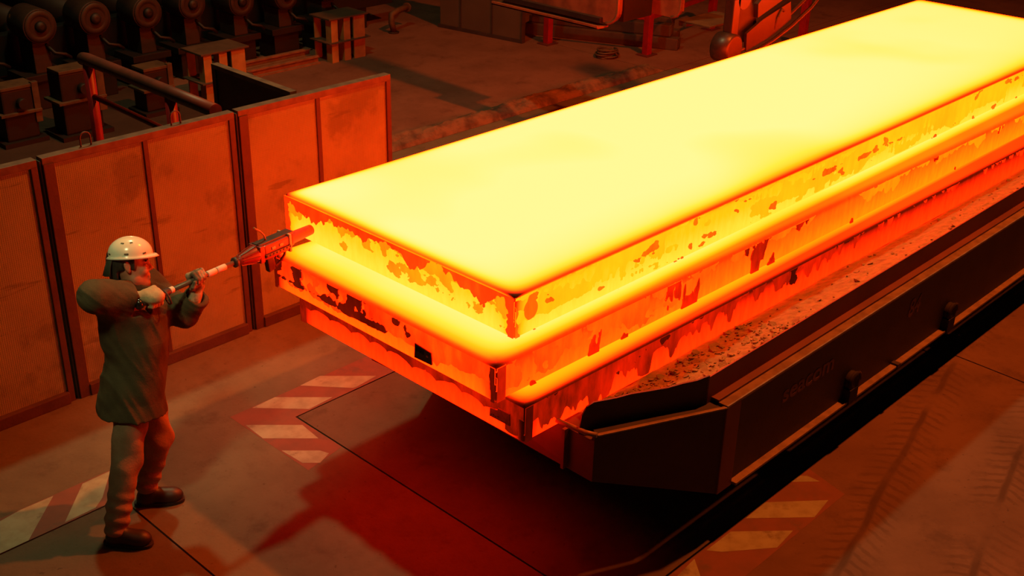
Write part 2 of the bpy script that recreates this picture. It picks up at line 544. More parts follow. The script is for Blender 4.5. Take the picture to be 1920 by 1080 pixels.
def plate(poly, mat, name='floor_panel', gap=0.006, z0=-0.02, z1=0.0):
    """one floor panel: polygon pulled in by the joint width"""
    n = len(poly)
    p = [Vector((*q, 0)) for q in poly]
    area = sum(p[i].x * p[(i + 1) % n].y - p[(i + 1) % n].x * p[i].y for i in range(n))
    if area < 0: p.reverse()
    out = []
    for i in range(n):
        a, b, c = p[i - 1], p[i], p[(i + 1) % n]
        d1, d2 = (b - a).normalized(), (c - b).normalized()
        n1, n2 = Vector((-d1.y, d1.x, 0)), Vector((-d2.y, d2.x, 0))
        k = (n1 + n2) / max(0.2, 1 + n1.dot(n2))
        out.append(b + k * gap)
    mb = MB().prism([(q.x, q.y) for q in out], z0, z1)
    me = mb.mesh(name)
    bm = bmesh.new()
    bm.from_mesh(me)
    bmesh.ops.triangulate(bm, faces=[f for f in bm.faces if len(f.verts) > 4])
    bmesh.ops.recalc_face_normals(bm, faces=bm.faces)
    bm.to_mesh(me)
    bm.free()
    return link(name, me, mat, floor)


plate([(-9, -9), (-1.04, -9), (-1.04, 2.205), (-9, 2.205)], MAT['plate'])
plate([(-1.04, -9), (0.25, -9), (0.25, 2.21), (9.2, 2.21), (9.2, 5.75), (-9, 5.75), (-9, 2.205), (-1.04, 2.205)], MAT['concrete'])
plate([(0.25, -0.52), (4.2, -0.52), (4.2, 2.21), (0.25, 2.21)], MAT['plate'])
plate([(4.2, -0.52), (24, -0.52), (24, 2.21), (4.2, 2.21)], MAT['plate'])
plate([(0.25, -9), (3.95, -9), (4.3, -0.52), (0.25, -0.52)], MAT['lane'])
plate([(3.95, -9), (24, -9), (24, -0.52), (4.3, -0.52)], MAT['lane'])
plate([(9.2, 2.21), (24, 2.21), (24, 5.75), (9.2, 5.75)], MAT['back_floor'])
plate([(-9, 5.75), (3.6, 5.75), (3.6, 18), (-9, 18)], MAT['dim_floor'])
plate([(3.6, 5.75), (8.9, 5.75), (8.9, 18), (3.6, 18)], MAT['back_floor'])
plate([(8.9, 5.75), (24, 5.75), (24, 18), (8.9, 18)], MAT['back_floor'])

# hazard chevrons painted round the two pits
STRIPES = [[(-1.97, 2.51), (-1.66, 2.51), (-1.96, 2.21), (-2.27, 2.21)],
           [(-1.783, 2.469), (-1.521, 2.511), (-1.316, 2.507), (-1.613, 2.211), (-1.781, 2.211), (-1.93, 2.213)],
           [(-1.132, 2.5), (-0.945, 2.505), (-1.117, 2.289), (-1.196, 2.225), (-1.389, 2.222)],
           [(0.102, 2.506), (0.292, 2.514), (0.575, 2.24), (0.37, 2.228)],
           [(-0.053, 2.362), (0.216, 2.101), (0.194, 1.901), (-0.063, 2.151)],
           [(-0.06, 1.952), (0.115, 1.782), (0.137, 1.718), (0.031, 1.673), (-0.048, 1.75)],
           [(0.512, 2.519), (0.692, 2.529), (0.978, 2.253), (0.762, 2.23)],
           [(2.09, -0.53), (2.125, -0.563), (2.127, -0.653), (1.995, -0.53)],
           [(1.695, -0.53), (1.993, -0.791), (1.782, -0.82), (1.478, -0.537)],
           [(1.309, -0.547), (1.58, -0.799), (1.377, -0.818), (1.117, -0.616), (1.065, -0.546)],
           [(0.956, -0.543), (0.86, -0.652), (0.725, -0.703), (0.6, -0.581)]]
for q in STRIPES:
    plate(q, MAT['white_paint'], 'painted_stripe', 0.0, 0.0, 0.0016)
for q in ([(-4.5, 2.515), (-0.93, 2.515), (-1.14, 2.21), (-4.5, 2.21)],
          [(-0.07, 2.515), (1.9, 2.52), (1.9, 2.215), (0.242, 2.215), (0.242, 1.72), (-0.07, 1.66)],
          [(0.3, -0.535), (2.2, -0.53), (2.12, -0.83), (0.3, -0.83)]):
    plate(q, MAT['red_paint'], 'painted_band', 0.0, 0.0, 0.0008)

# broken concrete kerb beyond the screens
kerb = tag(empty('kerb_rubble', (4.1, 5.75, 0)), 'low crumbled concrete kerb running behind the glowing slabs towards the red railing', 'kerb')
nx, ny = 190, 12
ku = np.linspace(0, 4.9, nx)
kv = np.linspace(0, 0.34, ny)
KU, KV = np.meshgrid(ku, kv, indexing='ij')
kz = 0.10 * np.sin(np.pi * KV / 0.34) ** 0.6 * (0.45 + 0.9 * fbm(KU * 4, KV * 9, 3)) * np.clip(np.minimum(KU, 4.9 - KU) * 6, 0, 1)
vs = np.stack([KU, KV, kz], -1).reshape(-1, 3)
ii = (np.arange(nx - 1)[:, None] * ny + np.arange(ny - 1)[None]).ravel()
me = bpy.data.meshes.new('crumbled_concrete')
me.from_pydata(vs.tolist(), [], np.stack([ii, ii + ny, ii + ny + 1, ii + 1], -1).tolist())
o = link('crumbled_concrete', me, MAT['kerb'], kerb)
tag(o, kind='stuff')

# ---------------------------------------------------------------- protective screens (steel heat shields on feet)
SW, SH, SY = 1.424, 1.728, 3.458


def screen(name, x0, width, label, loops, dividers, soot=None):
    t = empty(name, (x0, SY, 0), label, 'heat screen', 'perforated heat screens behind the worker')
    h = SH
    MB().box(0.012, 0.085, -0.05, 0.03, 0.0, h - 0.04).build('post', MAT['screen_frame'], t, 0.004)
    MB().box(width - 0.055, width - 0.012, -0.04, 0.03, 0.0, h - 0.04).build('post', MAT['screen_frame'], t, 0.004)
    MB().box(0.012, width - 0.012, -0.04, 0.035, h - 0.05, h).build('top_rail', MAT['screen_rail'], t, 0.004)
    MB().box(0.085, width - 0.055, -0.062, 0.03, 0.0, 0.085).build('base_rail', MAT['screen_frame'], t, 0.006)
    xs = [0.085] + dividers + [width - 0.055]
    for i in range(len(xs) - 1):
        a = xs[i] + (0.018 if i else 0)
        b = xs[i + 1] - (0.018 if i < len(xs) - 2 else 0)
        MB().box(a, b, -0.024, 0.012, 0.085, h - 0.05).build('panel', MAT['screen'], t)
    for d in dividers:
        MB().box(d - 0.018, d + 0.018, -0.036, 0.02, 0.085, h - 0.05).build('divider_bar', MAT['screen_frame'], t, 0.003)
    MB().box(0.0, 0.010, -0.03, 0.03, 0.0, h - 0.02).build('edge_strip', MAT['gap'], t)
    for lx in loops:
        pts = [(lx - 0.035, 0, h - 0.01), (lx - 0.035, 0, h + 0.055)]
        pts += [(lx - 0.035 * math.cos(a), 0, h + 0.055 + 0.035 * math.sin(a)) for a in np.linspace(0.3, math.pi - 0.3, 8)]
        pts += [(lx + 0.035, 0, h + 0.055), (lx + 0.035, 0, h - 0.01)]
        MB().tube(pts, 0.006, 8).build('lifting_loop', MAT['screen_frame'], t)
    return t


screen('heat_screen', -2.105, SW, 'perforated steel heat screen cut by the left picture edge, behind the worker', [], [0.70])
screen('heat_screen', -0.672, SW, 'perforated steel heat screen with two lifting loops, directly behind the helmet', [0.33, 0.98], [0.721])
screen('heat_screen', 0.760, SW, 'soot-smudged perforated steel heat screen ending at the slab, right of the others', [], [0.709])
# a screen standing at a right angle behind, its shade put into dark colour
t = empty('side_screen', (1.33, 3.53, 0), 'dark unlit heat screen standing square behind the row of orange screens', 'heat screen')
MB().box(-0.02, 0.02, 0.0, 1.03, 0.1, 1.70).build('panel', MAT['dark_steel'], t)
MB().box(-0.03, 0.03, 0.0, 1.03, 1.70, 1.735).build('top_rail', MAT['screen_rail'], t)
MB().box(-0.03, 0.03, 0.0, 0.05, 0.0, 1.70).build('post', MAT['dark_steel'], t)
MB().box(-0.03, 0.03, 0.98, 1.03, 0.0, 1.70).build('post', MAT['dark_steel'], t)

# ---------------------------------------------------------------- slabs


def rounded_slab(L, W, H, rt, rb, rc, skew=0.0, seg=6):
    """closed slab with rounded arrises; origin at the near lower corner (x along the length)"""
    rings = []
    for k in range(seg + 1):
        a = math.pi / 2 * k / seg
        rings.append((rb * (1 - math.sin(a)) * 1.0, rb * (1 - math.cos(a))) if False else (rb - rb * math.cos(a) if False else rb * (1 - math.sin(a)), rb * (1 - math.cos(a))))
    lower = [(ins, z) for ins, z in [(rb * (1 - math.sin(math.pi / 2 * k / seg)), rb * (1 - math.cos(math.pi / 2 * k / seg))) for k in range(seg + 1)]]
    upper = [(rt * (1 - math.cos(math.pi / 2 * k / seg)), H - rt * (1 - math.sin(math.pi / 2 * k / seg))) for k in range(seg + 1)]
    prof = lower + upper
    vs, n = [], None
    for ins, z in prof:
        r = max(rc - ins, 0.004)
        ring = []
        for cx, cy, a0 in ((L - ins - r, W - ins - r, 0), (ins + r, W - ins - r, 90), (ins + r, ins + r, 180), (L - ins - r, ins + r, 270)):
            for k in range(seg + 1):
                a = math.radians(a0 + 90 * k / seg)
                x, y = cx + r * math.cos(a), cy + r * math.sin(a)
                ring.append((x, y + skew * x, z))
        n = len(ring)
        vs += ring
    fs = []
    for i in range(len(prof) - 1):
        for k in range(n):
            k2 = (k + 1) % n
            fs.append((i * n + k, i * n + k2, (i + 1) * n + k2, (i + 1) * n + k))
    fs.append(list(range(n))[::-1])
    fs.append(list(range((len(prof) - 1) * n, len(prof) * n)))
    me = bpy.data.meshes.new('slab')
    me.from_pydata(vs, [], fs)
    me.polygons.foreach_set('use_smooth', [len(f) == 4 for f in fs])
    return me


def crust(name, parent, mat, fn, ulen, v0, v1, cell, place, thick, label=None):
    """scale crust on a slab face: the area where fn(u, v) > 0, cut along the zero line
    (marching squares) and raised by its thickness with broken edges"""
    nu, nv = int(ulen / cell) + 1, max(3, int((v1 - v0) / cell) + 1)
    u = np.linspace(0, ulen, nu)
    v = np.linspace(v0, v1, nv)
    U, V = np.meshgrid(u, v, indexing='ij')
    F = fn(U, V)
    F[0, :] = np.minimum(F[0, :], F[0, :])
    pos = F > 0
    verts, index = [], {}
    faces, walls = [], []

    def node(i, j):
        k = (i, j)
        if k not in index:
            index[k] = len(verts)
            verts.append((u[i], v[j]))
        return index[k]

    def cut(i, j, i2, j2):
        k = (min((i, j), (i2, j2)), max((i, j), (i2, j2)))
        if k not in index:
            a, b = F[i, j], F[i2, j2]
            t = min(0.95, max(0.05, a / (a - b)))
            index[k] = len(verts)
            verts.append((u[i] + (u[i2] - u[i]) * t, v[j] + (v[j2] - v[j]) * t))
        return index[k]
    cnt = pos[:-1, :-1].astype(int) + pos[1:, :-1] + pos[1:, 1:] + pos[:-1, 1:]
    for i, j in zip(*np.nonzero(cnt)):
        ring = [(i, j), (i + 1, j), (i + 1, j + 1), (i, j + 1)]
        if cnt[i, j] == 4:
            faces.append([node(*q) for q in ring])
            continue
        poly, cuts = [], []
        for k in range(4):
            a, b = ring[k], ring[(k + 1) % 4]
            if pos[a]: poly.append(node(*a))
            if pos[a] != pos[b]:
                c = cut(*a, *b)
                poly.append(c)
                cuts.append((c, pos[a]))
        if len(poly) >= 3:
            faces.append(poly)
            if len(cuts) == 2:
                walls.append((cuts[0][0], cuts[1][0]) if cuts[0][1] else (cuts[1][0], cuts[0][0]))
    if not faces:
        return None
    top = [place(p[0], p[1], thick) for p in verts]
    n = len(top)
    allv, fs = list(top), list(faces)
    low = {}
    for a, b in walls:
        for q in (a, b):
            if q not in low:
                low[q] = len(allv)
                allv.append(place(verts[q][0], verts[q][1], -0.001))
        fs.append([b, a, low[a], low[b]])
    me = bpy.data.meshes.new(name)
    me.from_pydata([tuple(p) for p in allv], [], fs)
    o = link(name, me, mat, parent)
    return tag(o, label, kind='stuff')


HS = 0.2472
SLABS = [  # origin (near lower corner), length, width, roundings
    dict(o=(0.274, 0.256, 1.355), L=8.31, W=1.947, rt=0.016, rb=0.010, rc=0.012, skew=0.0),
    dict(o=(0.034, 0.149, 1.1078), L=8.9, W=1.859, rt=0.045, rb=0.035, rc=0.022, skew=-0.0159),
    dict(o=(0.150, 0.055, 0.8606), L=8.8, W=1.884, rt=0.035, rb=0.025, rc=0.018, skew=-0.0193)]
LBL = ['topmost glowing yellow steel slab with a bare white-hot upper face',
       'middle glowing orange steel slab of the stack, with a small dark tag on its end',
       'bottom dull red glowing steel slab of the stack, lying on the carrier']
HOT = [hot_steel('slab_heat_top', (8.31, 1.947, HS), 1.02, 0.745, 0.09, 0.040, 0.06, 0.045, 0.022, 0.55, 0.010, -0.02, 0.075, 0.16),
       hot_steel('slab_heat_middle', (8.9, 1.859, HS), 0.97, 0.45, 0.07, 0.085, 0.06, 0.055, 0.05, 0.40, 0.022, 0.08, 0.06),
       hot_steel('slab_heat_bottom', (8.8, 1.884, HS), 0.74, 0.36, 0.05, 0.05, 0.06, 0.045, 0.05, 0.30, 0.03, 0.0, 0.04)]
slab_objs = []
for sd, lb, mt in zip(SLABS, LBL, HOT):
    me = rounded_slab(sd['L'], sd['W'], HS - 0.0006, sd['rt'], sd['rb'], sd['rc'], sd['skew'])
    o = link('steel_slab', me, mt)
    o.location = sd['o']
    tag(o, lb, 'steel slab', 'hot steel slabs stacked on the carrier')
    slab_objs.append(o)


def front_place(W):
    return lambda u, v, d: (-d, W - u, v)          # u runs from the far left arris to the near right one


def side_place(skew):
    return lambda u, v, d: (u, skew * u - d, v)


def sm(x, a, b):
    t = np.clip((x - a) / (b - a), 0, 1)
    return t * t * (3 - 2 * t)


CR = dict(
    front1=crust_mat('crust_top_front', 0.60, 0.16),
    front1b=crust_mat('crust_top_front_dark', 0.40, 0.14),
    side1=crust_mat('crust_top_side', 0.71, 0.10),
    side1b=crust_mat('crust_top_side_red', 0.50, 0.16),
    front2=crust_mat('crust_middle_front', 0.40, 0.17),
    front2b=crust_mat('crust_middle_front_dark', 0.20, 0.16),
    side2=crust_mat('crust_middle_side', 0.44, 0.12, drift=0.16),
    side2b=crust_mat('crust_middle_side_dark', 0.28, 0.16),
    front3=crust_mat('crust_bottom_front', 0.235, 0.16),
    side3=crust_mat('crust_bottom_side', 0.25, 0.15, drift=0.10),
    side3b=crust_mat('crust_bottom_side_dark', 0.14, 0.12))

H = HS
# --- top slab, end face: a ragged band hangs under the upper arris, two flakes at both corners


def f_front1(u, v):
    e = (H - v) / H                                  # 0 at the upper edge
    hump = 0.30 * np.abs(np.sin(u * 5.2 + 0.9 * fbm(u * 3, u * 0, 17))) ** 0.7
    reach = 0.98 - hump + 0.16 * (fbm(u * 9, u * 0 + 1, 11) - 0.5) * 2 - 0.42 * (1 - sm(u, 0.35, 0.75)) * sm(u, 0.12, 0.2)
    f = reach - e + 0.30 * (fbm(u * 30, v * 16, 5) - 0.5)
    holes = fbm(u * 9, v * 13, 21, 5, 0.6) - 0.53 + 0.12 * sm(e, 0.1, 0.5)
    f = np.minimum(f, 0.10 - holes * 3.2)
    return np.minimum(f, (v - 0.012) * 30)


def f_front1b(u, v):
    e = (H - v) / H
    f = 0.22 + 0.65 * (fbm(u * 7, u * 0 + 4, 31) - 0.42) - e + 0.35 * (fbm(u * 34, v * 20, 8) - 0.5)
    f = np.maximum(f, (0.055 - (1.947 - u)) * 8 + 0.9 * (fbm(u * 12, v * 16, 3) - 0.6))
    f = np.maximum(f, (0.06 - u) * 9 + 1.1 * (fbm(u * 20, v * 18, 13) - 0.62))
    return f


def f_side1(u, v):
    e = (H - v) / H
    f = fbm(u * 2.6, v * 9, 41) - 0.50 + 0.30 * (fbm(u * 30, v * 5, 42) - 0.5) - 0.22 * sm(e, 0.55, 0.95)
    f = np.maximum(f * 2, 0.10 + 0.4 * (fbm(u * 16, v * 8, 46) - 0.5) - e)
    return np.minimum(f, (v - 0.015) * 20)


def f_side1b(u, v):
    e = (H - v) / H
    f = fbm(u * 7, v * 15, 51) - 0.70 + 0.2 * (fbm(u * 40, v * 8, 52) - 0.5)
    f = np.maximum(f, (0.035 + 0.03 * fbm(u * 9, v * 0, 53) - np.hypot(u - 0.12, (v - 0.135) * 0.9)) * 6)
    f = np.maximum(f, (0.02 - u) * 10 + 1.0 * (fbm(u * 30, v * 14, 54) - 0.55))
    return f


def f_front2(u, v):
    e = (H - v) / H
    reach = 0.70 + 0.16 * (fbm(u * 4.5, u * 0 + 7, 61) - 0.5) * 2 + 0.06 * sm(u, 0.7, 0.9)
    drip = 0.16 * (fbm(u * 24, u * 0 + 3, 62) - 0.5)
    hump = np.abs(np.sin((u - 0.62) * 3.9)) ** 0.5 * 0.20
    f = reach + drip - hump * sm(u, 0.5, 0.7) - e
    lit = fbm(u * 16, v * 11, 63) - 0.60
    lit = lit - 0.5 * sm(u, 0.75, 1.2)
    f = np.minimum(f, -lit * 3 + 0.02)
    return np.minimum(f, (v - 0.02) * 20)


def f_front2b(u, v):
    e = (H - v) / H
    f = fbm(u * 9, v * 10, 71) - 0.60 - 0.25 * sm(u, 1.0, 1.5) + 0.16 * np.exp(-((u - 0.72) / 0.07) ** 2)
    f = np.maximum(f, 0.05 * 0 + (0.03 - (1.859 - u)) * 5 + 0.2 * (fbm(u * 20, v * 12, 72) - 0.4))
    f = np.maximum(f, (0.03 - u) * 4 + 0.3 * (fbm(u * 18, v * 14, 73) - 0.5))
    f = np.maximum(f, 0.07 + 0.30 * (fbm(u * 14, v * 4, 74) - 0.58) - np.abs(e - 0.60) * 0.6 - 0.2 * sm(u, 0.9, 1.3))
    return np.where((u > 0.03) & (u < 1.83), f - 0.5 * sm(e, 0.66, 0.76), f)


def f_side2(u, v):
    e = (H - v) / H
    f = 0.60 + 0.9 * (fbm(u * 3.5, u * 0 + 2, 81) - 0.5) + 0.35 * (fbm(u * 26, v * 3, 82) - 0.5) - e - 0.35 * sm(u, 0.9, 3.0)
    f = np.minimum(f, 0.16 - (fbm(u * 9, v * 9, 83) - 0.5) * 1.1)
    return np.minimum(f, (v - 0.02) * 20)


def f_side2b(u, v):
    e = (H - v) / H
    f = fbm(u * 8, v * 3.6, 91) - 0.62 + 0.28 * (fbm(u * 38, v * 6, 92) - 0.5) - 0.16 * sm(u, 1.9, 4.0)
    f = f - 0.2 * (1 - sm(u, 0.12, 0.5)) * (e < 0.85)
    f = np.maximum(f, (0.022 - u) * 10 + 0.4)
    f = np.maximum(f, 0.02 + 0.22 * (fbm(u * 10, v * 3, 93) - 0.55) - e * 0.8)
    return f


def f_front3(u, v):
    e = (H - v) / H
    sc = np.abs(np.sin(u * 17 + 2.5 * fbm(u * 3, u * 0, 101))) ** 0.6
    f = 0.50 + 0.20 * (fbm(u * 5, u * 0 + 5, 102) - 0.5) + 0.10 * (0.6 - sc) - e
    f = np.maximum(f, (0.05 - u) * 20)
    f = np.maximum(f, (0.045 - np.abs(u - 1.80)) * 12 - 2 * sm(e, 0.86, 0.95))
    return np.minimum(f, 0.22 - (fbm(u * 14, v * 10, 103) - 0.55) * 1.2)


def f_side3(u, v):
    e = (H - v) / H
    spike = sm(fbm(u * 15, u * 0 + 9, 111), 0.35, 0.75)
    f = 0.30 + 0.42 * (1 - sm(u, 0.1, 2.6)) + 0.45 * (spike - 0.5) + 0.4 * (fbm(u * 4, u * 0 + 3, 112) - 0.5) - e - 0.22 * sm(u, 2.6, 4.5)
    return f


def f_side3b(u, v):
    e = (H - v) / H
    f = fbm(u * 6, v * 7, 121) - 0.62 - 0.4 * e + 0.1 + 0.2 * (fbm(u * 30, v * 8, 122) - 0.5) - 0.12 * sm(u, 2.4, 4.5)
    return np.maximum(f, (0.03 - u) * 8 + 0.2)


for si, rows in enumerate((
        [('front1', f_front1, 0, 0.004), ('front1b', f_front1b, 0, 0.008), ('side1', f_side1, 1, 0.004), ('side1b', f_side1b, 1, 0.007)],
        [('front2', f_front2, 0, 0.005), ('front2b', f_front2b, 0, 0.010), ('side2', f_side2, 1, 0.005), ('side2b', f_side2b, 1, 0.009)],
        [('front3', f_front3, 0, 0.006), ('side3', f_side3, 1, 0.006), ('side3b', f_side3b, 1, 0.010)])):
    sd = SLABS[si]
    for key, fn, is_side, th in rows:
        v0, v1 = sd['rb'] * 0.4, HS - sd['rt'] * 0.75
        if is_side:
            r = sd['rc'] * 0.4
            crust('scale_crust', slab_objs[si], CR[key], fn, 7.4, v0, v1, 0.0095, side_place(sd['skew']), th,
                  'darker flaking scale crust hanging below the upper edge')
        else:
            crust('scale_crust', slab_objs[si], CR[key], fn, sd['W'], v0, v1, 0.0065, front_place(sd['W']), th,
                  'darker flaking scale crust hanging below the upper edge')

# tags welded on the slab ends
tp = MB().extrude([(-0.016, 0.594, 0.128), (-0.016, 0.466, 0.117), (-0.016, 0.458, 0.052), (-0.016, 0.462, 0.046), (-0.016, 0.598, 0.040)], (0.007, 0, 0)).build('tag_plate', MAT['tagplate'], slab_objs[1])
tag(tp, 'small dark rectangular tag plate with a rivet')
MB().lathe((-0.016, 0.494, 0.088), (-1, 0, 0), [(0, 0.008), (0.003, 0.007), (0.004, 0.003)], 12).build('rivet', MAT['strap'], tp)
for k in range(5):
    MB().box(-0.0175, -0.016, 0.575 - k * 0.013, 0.583 - k * 0.013, 0.085 + 0.004 * (k % 2), 0.112).build('stamped_mark', MAT['joint'], tp)
tp2 = MB().extrude([(-0.018, 0.230, 0.128), (-0.018, 0.175, 0.134), (-0.018, 0.172, 0.150), (-0.018, 0.088, 0.150), (-0.018, 0.084, 0.080), (-0.018, 0.232, 0.078)], (0.007, 0, 0)).build('tag_plate', MAT['tagplate2'], slab_objs[2])
tag(tp2, 'brown folded tag plate near the lower corner')
for k in range(4):
    MB().box(-0.0195, -0.018, 0.214 - k * 0.016, 0.222 - k * 0.016, 0.095 + 0.006 * (k % 2), 0.097).build('stamped_mark', MAT['joint'], tp2)

# ---------------------------------------------------------------- the slab carrier
car = empty('slab_carrier', (0.45, 0.72, 0), 'long dark slab carrier trailer under the glowing stack, numbered 84 on its girder', 'trailer')
CX, CY = 0.45, 0.72


def cpart(mb, name, mat, bevel=0.0, parent=None, label=None):
    mb.v = [(a - CX, b - CY, c) for a, b, c in mb.v]
    o = mb.build(name, mat, parent or car, bevel)
    if label: tag(o, label)
    return o


XE = 10.0
cpart(MB().prism([(0.47, -0.05), (1.15, -0.37), (XE, -0.37), (XE, 1.81), (1.15, 1.81), (0.47, 1.49)], 0.78, 0.8585), 'deck_plate', MAT['dark_steel'])
for sgn in (0, 1):
    ya = -0.50 if sgn == 0 else 1.94
    d = 1 if sgn == 0 else -1
    cpart(MB().box(1.21, XE, min(ya, ya + d * 0.03), max(ya, ya + d * 0.03), 0.345, 0.885), 'side_girder', MAT['carrier'], 0.004)
    # top ledge: two brighter strips, one a little lower
    cpart(MB().box(1.17, XE, min(ya - d * 0.012, ya + d * 0.05), max(ya - d * 0.012, ya + d * 0.05), 0.885, 0.902), 'top_ledge', MAT['carrier_edge'], 0.003)
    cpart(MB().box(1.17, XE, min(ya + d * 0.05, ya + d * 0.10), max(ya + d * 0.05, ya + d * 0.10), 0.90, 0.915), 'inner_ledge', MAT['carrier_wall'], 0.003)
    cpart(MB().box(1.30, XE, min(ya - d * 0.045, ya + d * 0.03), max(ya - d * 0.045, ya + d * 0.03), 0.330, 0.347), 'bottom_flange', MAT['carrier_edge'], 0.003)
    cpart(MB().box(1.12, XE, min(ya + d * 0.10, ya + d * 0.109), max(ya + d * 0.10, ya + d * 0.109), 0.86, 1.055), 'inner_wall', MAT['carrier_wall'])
# post plate at the knee of the near side
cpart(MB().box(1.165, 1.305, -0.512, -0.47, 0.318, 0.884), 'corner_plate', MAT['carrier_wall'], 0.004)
# chamfered nose, both corners, with a lower edge that rises to the front
for sgn in (0, 1):
    f = (lambda y: y) if sgn == 0 else (lambda y: 1.44 - y)
    A, B = (1.17, f(-0.505)), (0.435, f(-0.185))
    n = Vector((A[1] - B[1], B[0] - A[0], 0)).normalized() * (0.03 if sgn == 0 else -0.03)
    if n.x < 0: n = -n
    cpart(MB().extrude([(A[0], A[1], 0.318), (A[0], A[1], 0.885), (B[0], B[1], 0.885), (B[0], B[1], 0.605)], n), 'nose_plate', MAT['carrier'], 0.004)
    cpart(MB().bar((A[0] + 0.01, A[1], 0.890), (B[0] + 0.02, B[1], 0.890), 0.022, 0.010), 'nose_ledge', MAT['carrier_edge'], 0.003)
    gx, gy = 0.045, (0.075 if sgn == 0 else -0.075)
    cpart(MB().extrude([(A[0] + 0.02, A[1], 0.884), (B[0] + 0.02, B[1], 0.884), (B[0] + 0.02 + gx, B[1] + gy, 0.886), (A[0] + 0.02 + gx, A[1] + gy, 0.886)], (0, 0, -0.012)), 'nose_top', MAT['dark_steel'])
    # dark upright wall standing back from the ledge
    A2, B2 = (1.125, f(-0.402)), (0.50, f(-0.115))
    if sgn == 0:
        cpart(MB().extrude([(A2[0], A2[1], 0.86), (A2[0] + 0.005, A2[1], 1.066), (1.06, f(-0.370), 1.050), (0.98, f(-0.333), 1.048), (0.90, f(-0.297), 1.040), (0.80, f(-0.25), 1.042), (0.70, f(-0.205), 1.046), (0.62, f(-0.17), 1.040), (B2[0], B2[1], 1.040), (0.465, f(-0.098), 1.02), (0.44, f(-0.088), 0.97), (0.43, f(-0.08), 0.86)],
                           (0.007, 0.010, 0)), 'front_wall', MAT['dark_steel'])
    else:
        cpart(MB().extrude([(A2[0], A2[1], 0.86), (A2[0], A2[1], 1.04), (B2[0], B2[1], 0.98), (B2[0], B2[1], 0.86)], (0.02, -0.03, 0)), 'front_wall', MAT['dark_steel'])
# front cross member, seen red below the corner of the stack
cpart(MB().extrude([(0.435, -0.185, 0.605), (0.435, -0.185, 0.86), (0.435, 1.625, 0.86), (0.435, 1.625, 0.605), (0.455, 1.40, 0.60), (0.455, 0.1, 0.60)], (0.03, 0, 0)), 'cross_member', MAT['carrier_red_lit'])
cpart(MB().bar((0.425, 0.0, 0.865), (0.425, 0.0, 0.615), 0.02, 0.05, (1, 0, 0)), 'weld_rib', MAT['carrier_red_lit'])
cpart(MB().tube([(0.40, 0.05, 0.90), (0.41, -0.06, 0.90), (0.425, -0.13, 0.895), (0.45, -0.19, 0.895)], 0.014), 'front_lip', MAT['carrier_edge'])
# deck supports and wheels deep below
for k in range(4):
    cpart(MB().box(2.2 + k * 2.2, 2.45 + k * 2.2, -0.47, 1.91, 0.5, 0.78), 'cross_beam', MAT['dark_steel'])
for xw in (4.6, 6.4):
    cpart(MB().cyl((xw, 0.0, 0.33), (xw, 1.44, 0.33), 0.06), 'axle', MAT['dark_steel'])
    for yw in (0.12, 1.06):
        cpart(MB().lathe((xw, yw, 0.33), (0, 1, 0), [(0, 0.18), (0.02, 0.30), (0.06, 0.33), (0.22, 0.33), (0.26, 0.30), (0.28, 0.18)], 28), 'wheel', MAT['rubber'])
cpart(MB().box(4.4, 6.6, 0.5, 0.94, 0.36, 0.6), 'axle_frame', MAT['dark_steel'])
# lifting bollards on the near girder
for xb in (2.62, 4.02):
    b = cpart(MB().cyl((xb, -0.49, 0.475), (xb, -0.535, 0.475), 0.062, 20), 'bollard', MAT['rubber'])
    bl = MB().lathe((xb - CX, -0.528 - CY, 0.475), (0, -1, 0), [(0, 0.055), (0.002, 0.066), (0.010, 0.068), (0.018, 0.062), (0.02, 0.04), (0.016, 0.025)], 22).build('bollard_cap', MAT['rubber'], b)
    MB().box(xb - CX - 0.06, xb - CX + 0.045, -0.552 - CY, -0.50 - CY, 0.327, 0.43).build('bollard_foot', MAT['rubber'], b)
    pts = [(xb - CX + 0.066 * math.sin(a), -0.545 - CY, 0.475 + 0.066 * math.cos(a)) for a in np.linspace(0.5, 1.7, 8)]
    MB().tube(pts, 0.009).build('highlight_rim', MAT['machine_pale'], b)  # pale arc standing in for the highlight on the bollard
cpart(MB().box(3.22, 3.26, -0.552, -0.50, 0.330, 0.36), 'flange_clip', MAT['dark_steel'])


def text_part(txt, size, x, z, mat, name, shear=0.0, stretch=1.0):
    c = bpy.data.curves.new(name, 'FONT')
    c.body = txt
    c.size = size
    c.extrude = 0.0015
    c.shear = shear
    c.offset = 0.003
    tmp = bpy.data.objects.new(name, c)
    COL.objects.link(tmp)
    dg = bpy.context.evaluated_depsgraph_get()
    me = bpy.data.meshes.new_from_object(tmp.evaluated_get(dg))
    bpy.data.objects.remove(tmp)
    for v in me.vertices:
        a, b, d = v.co
        v.co = (x - CX + a * stretch, -0.5015 - CY - d, z + b)
    return link(name, me, mat, car)


text_part('seacom', 0.165, 1.78, 0.655, MAT['lettering'], 'lettering', 0.0, 1.18)
text_part('84', 0.19, 3.34, 0.652, MAT['lettering'], 'number', 0.12, 0.9)

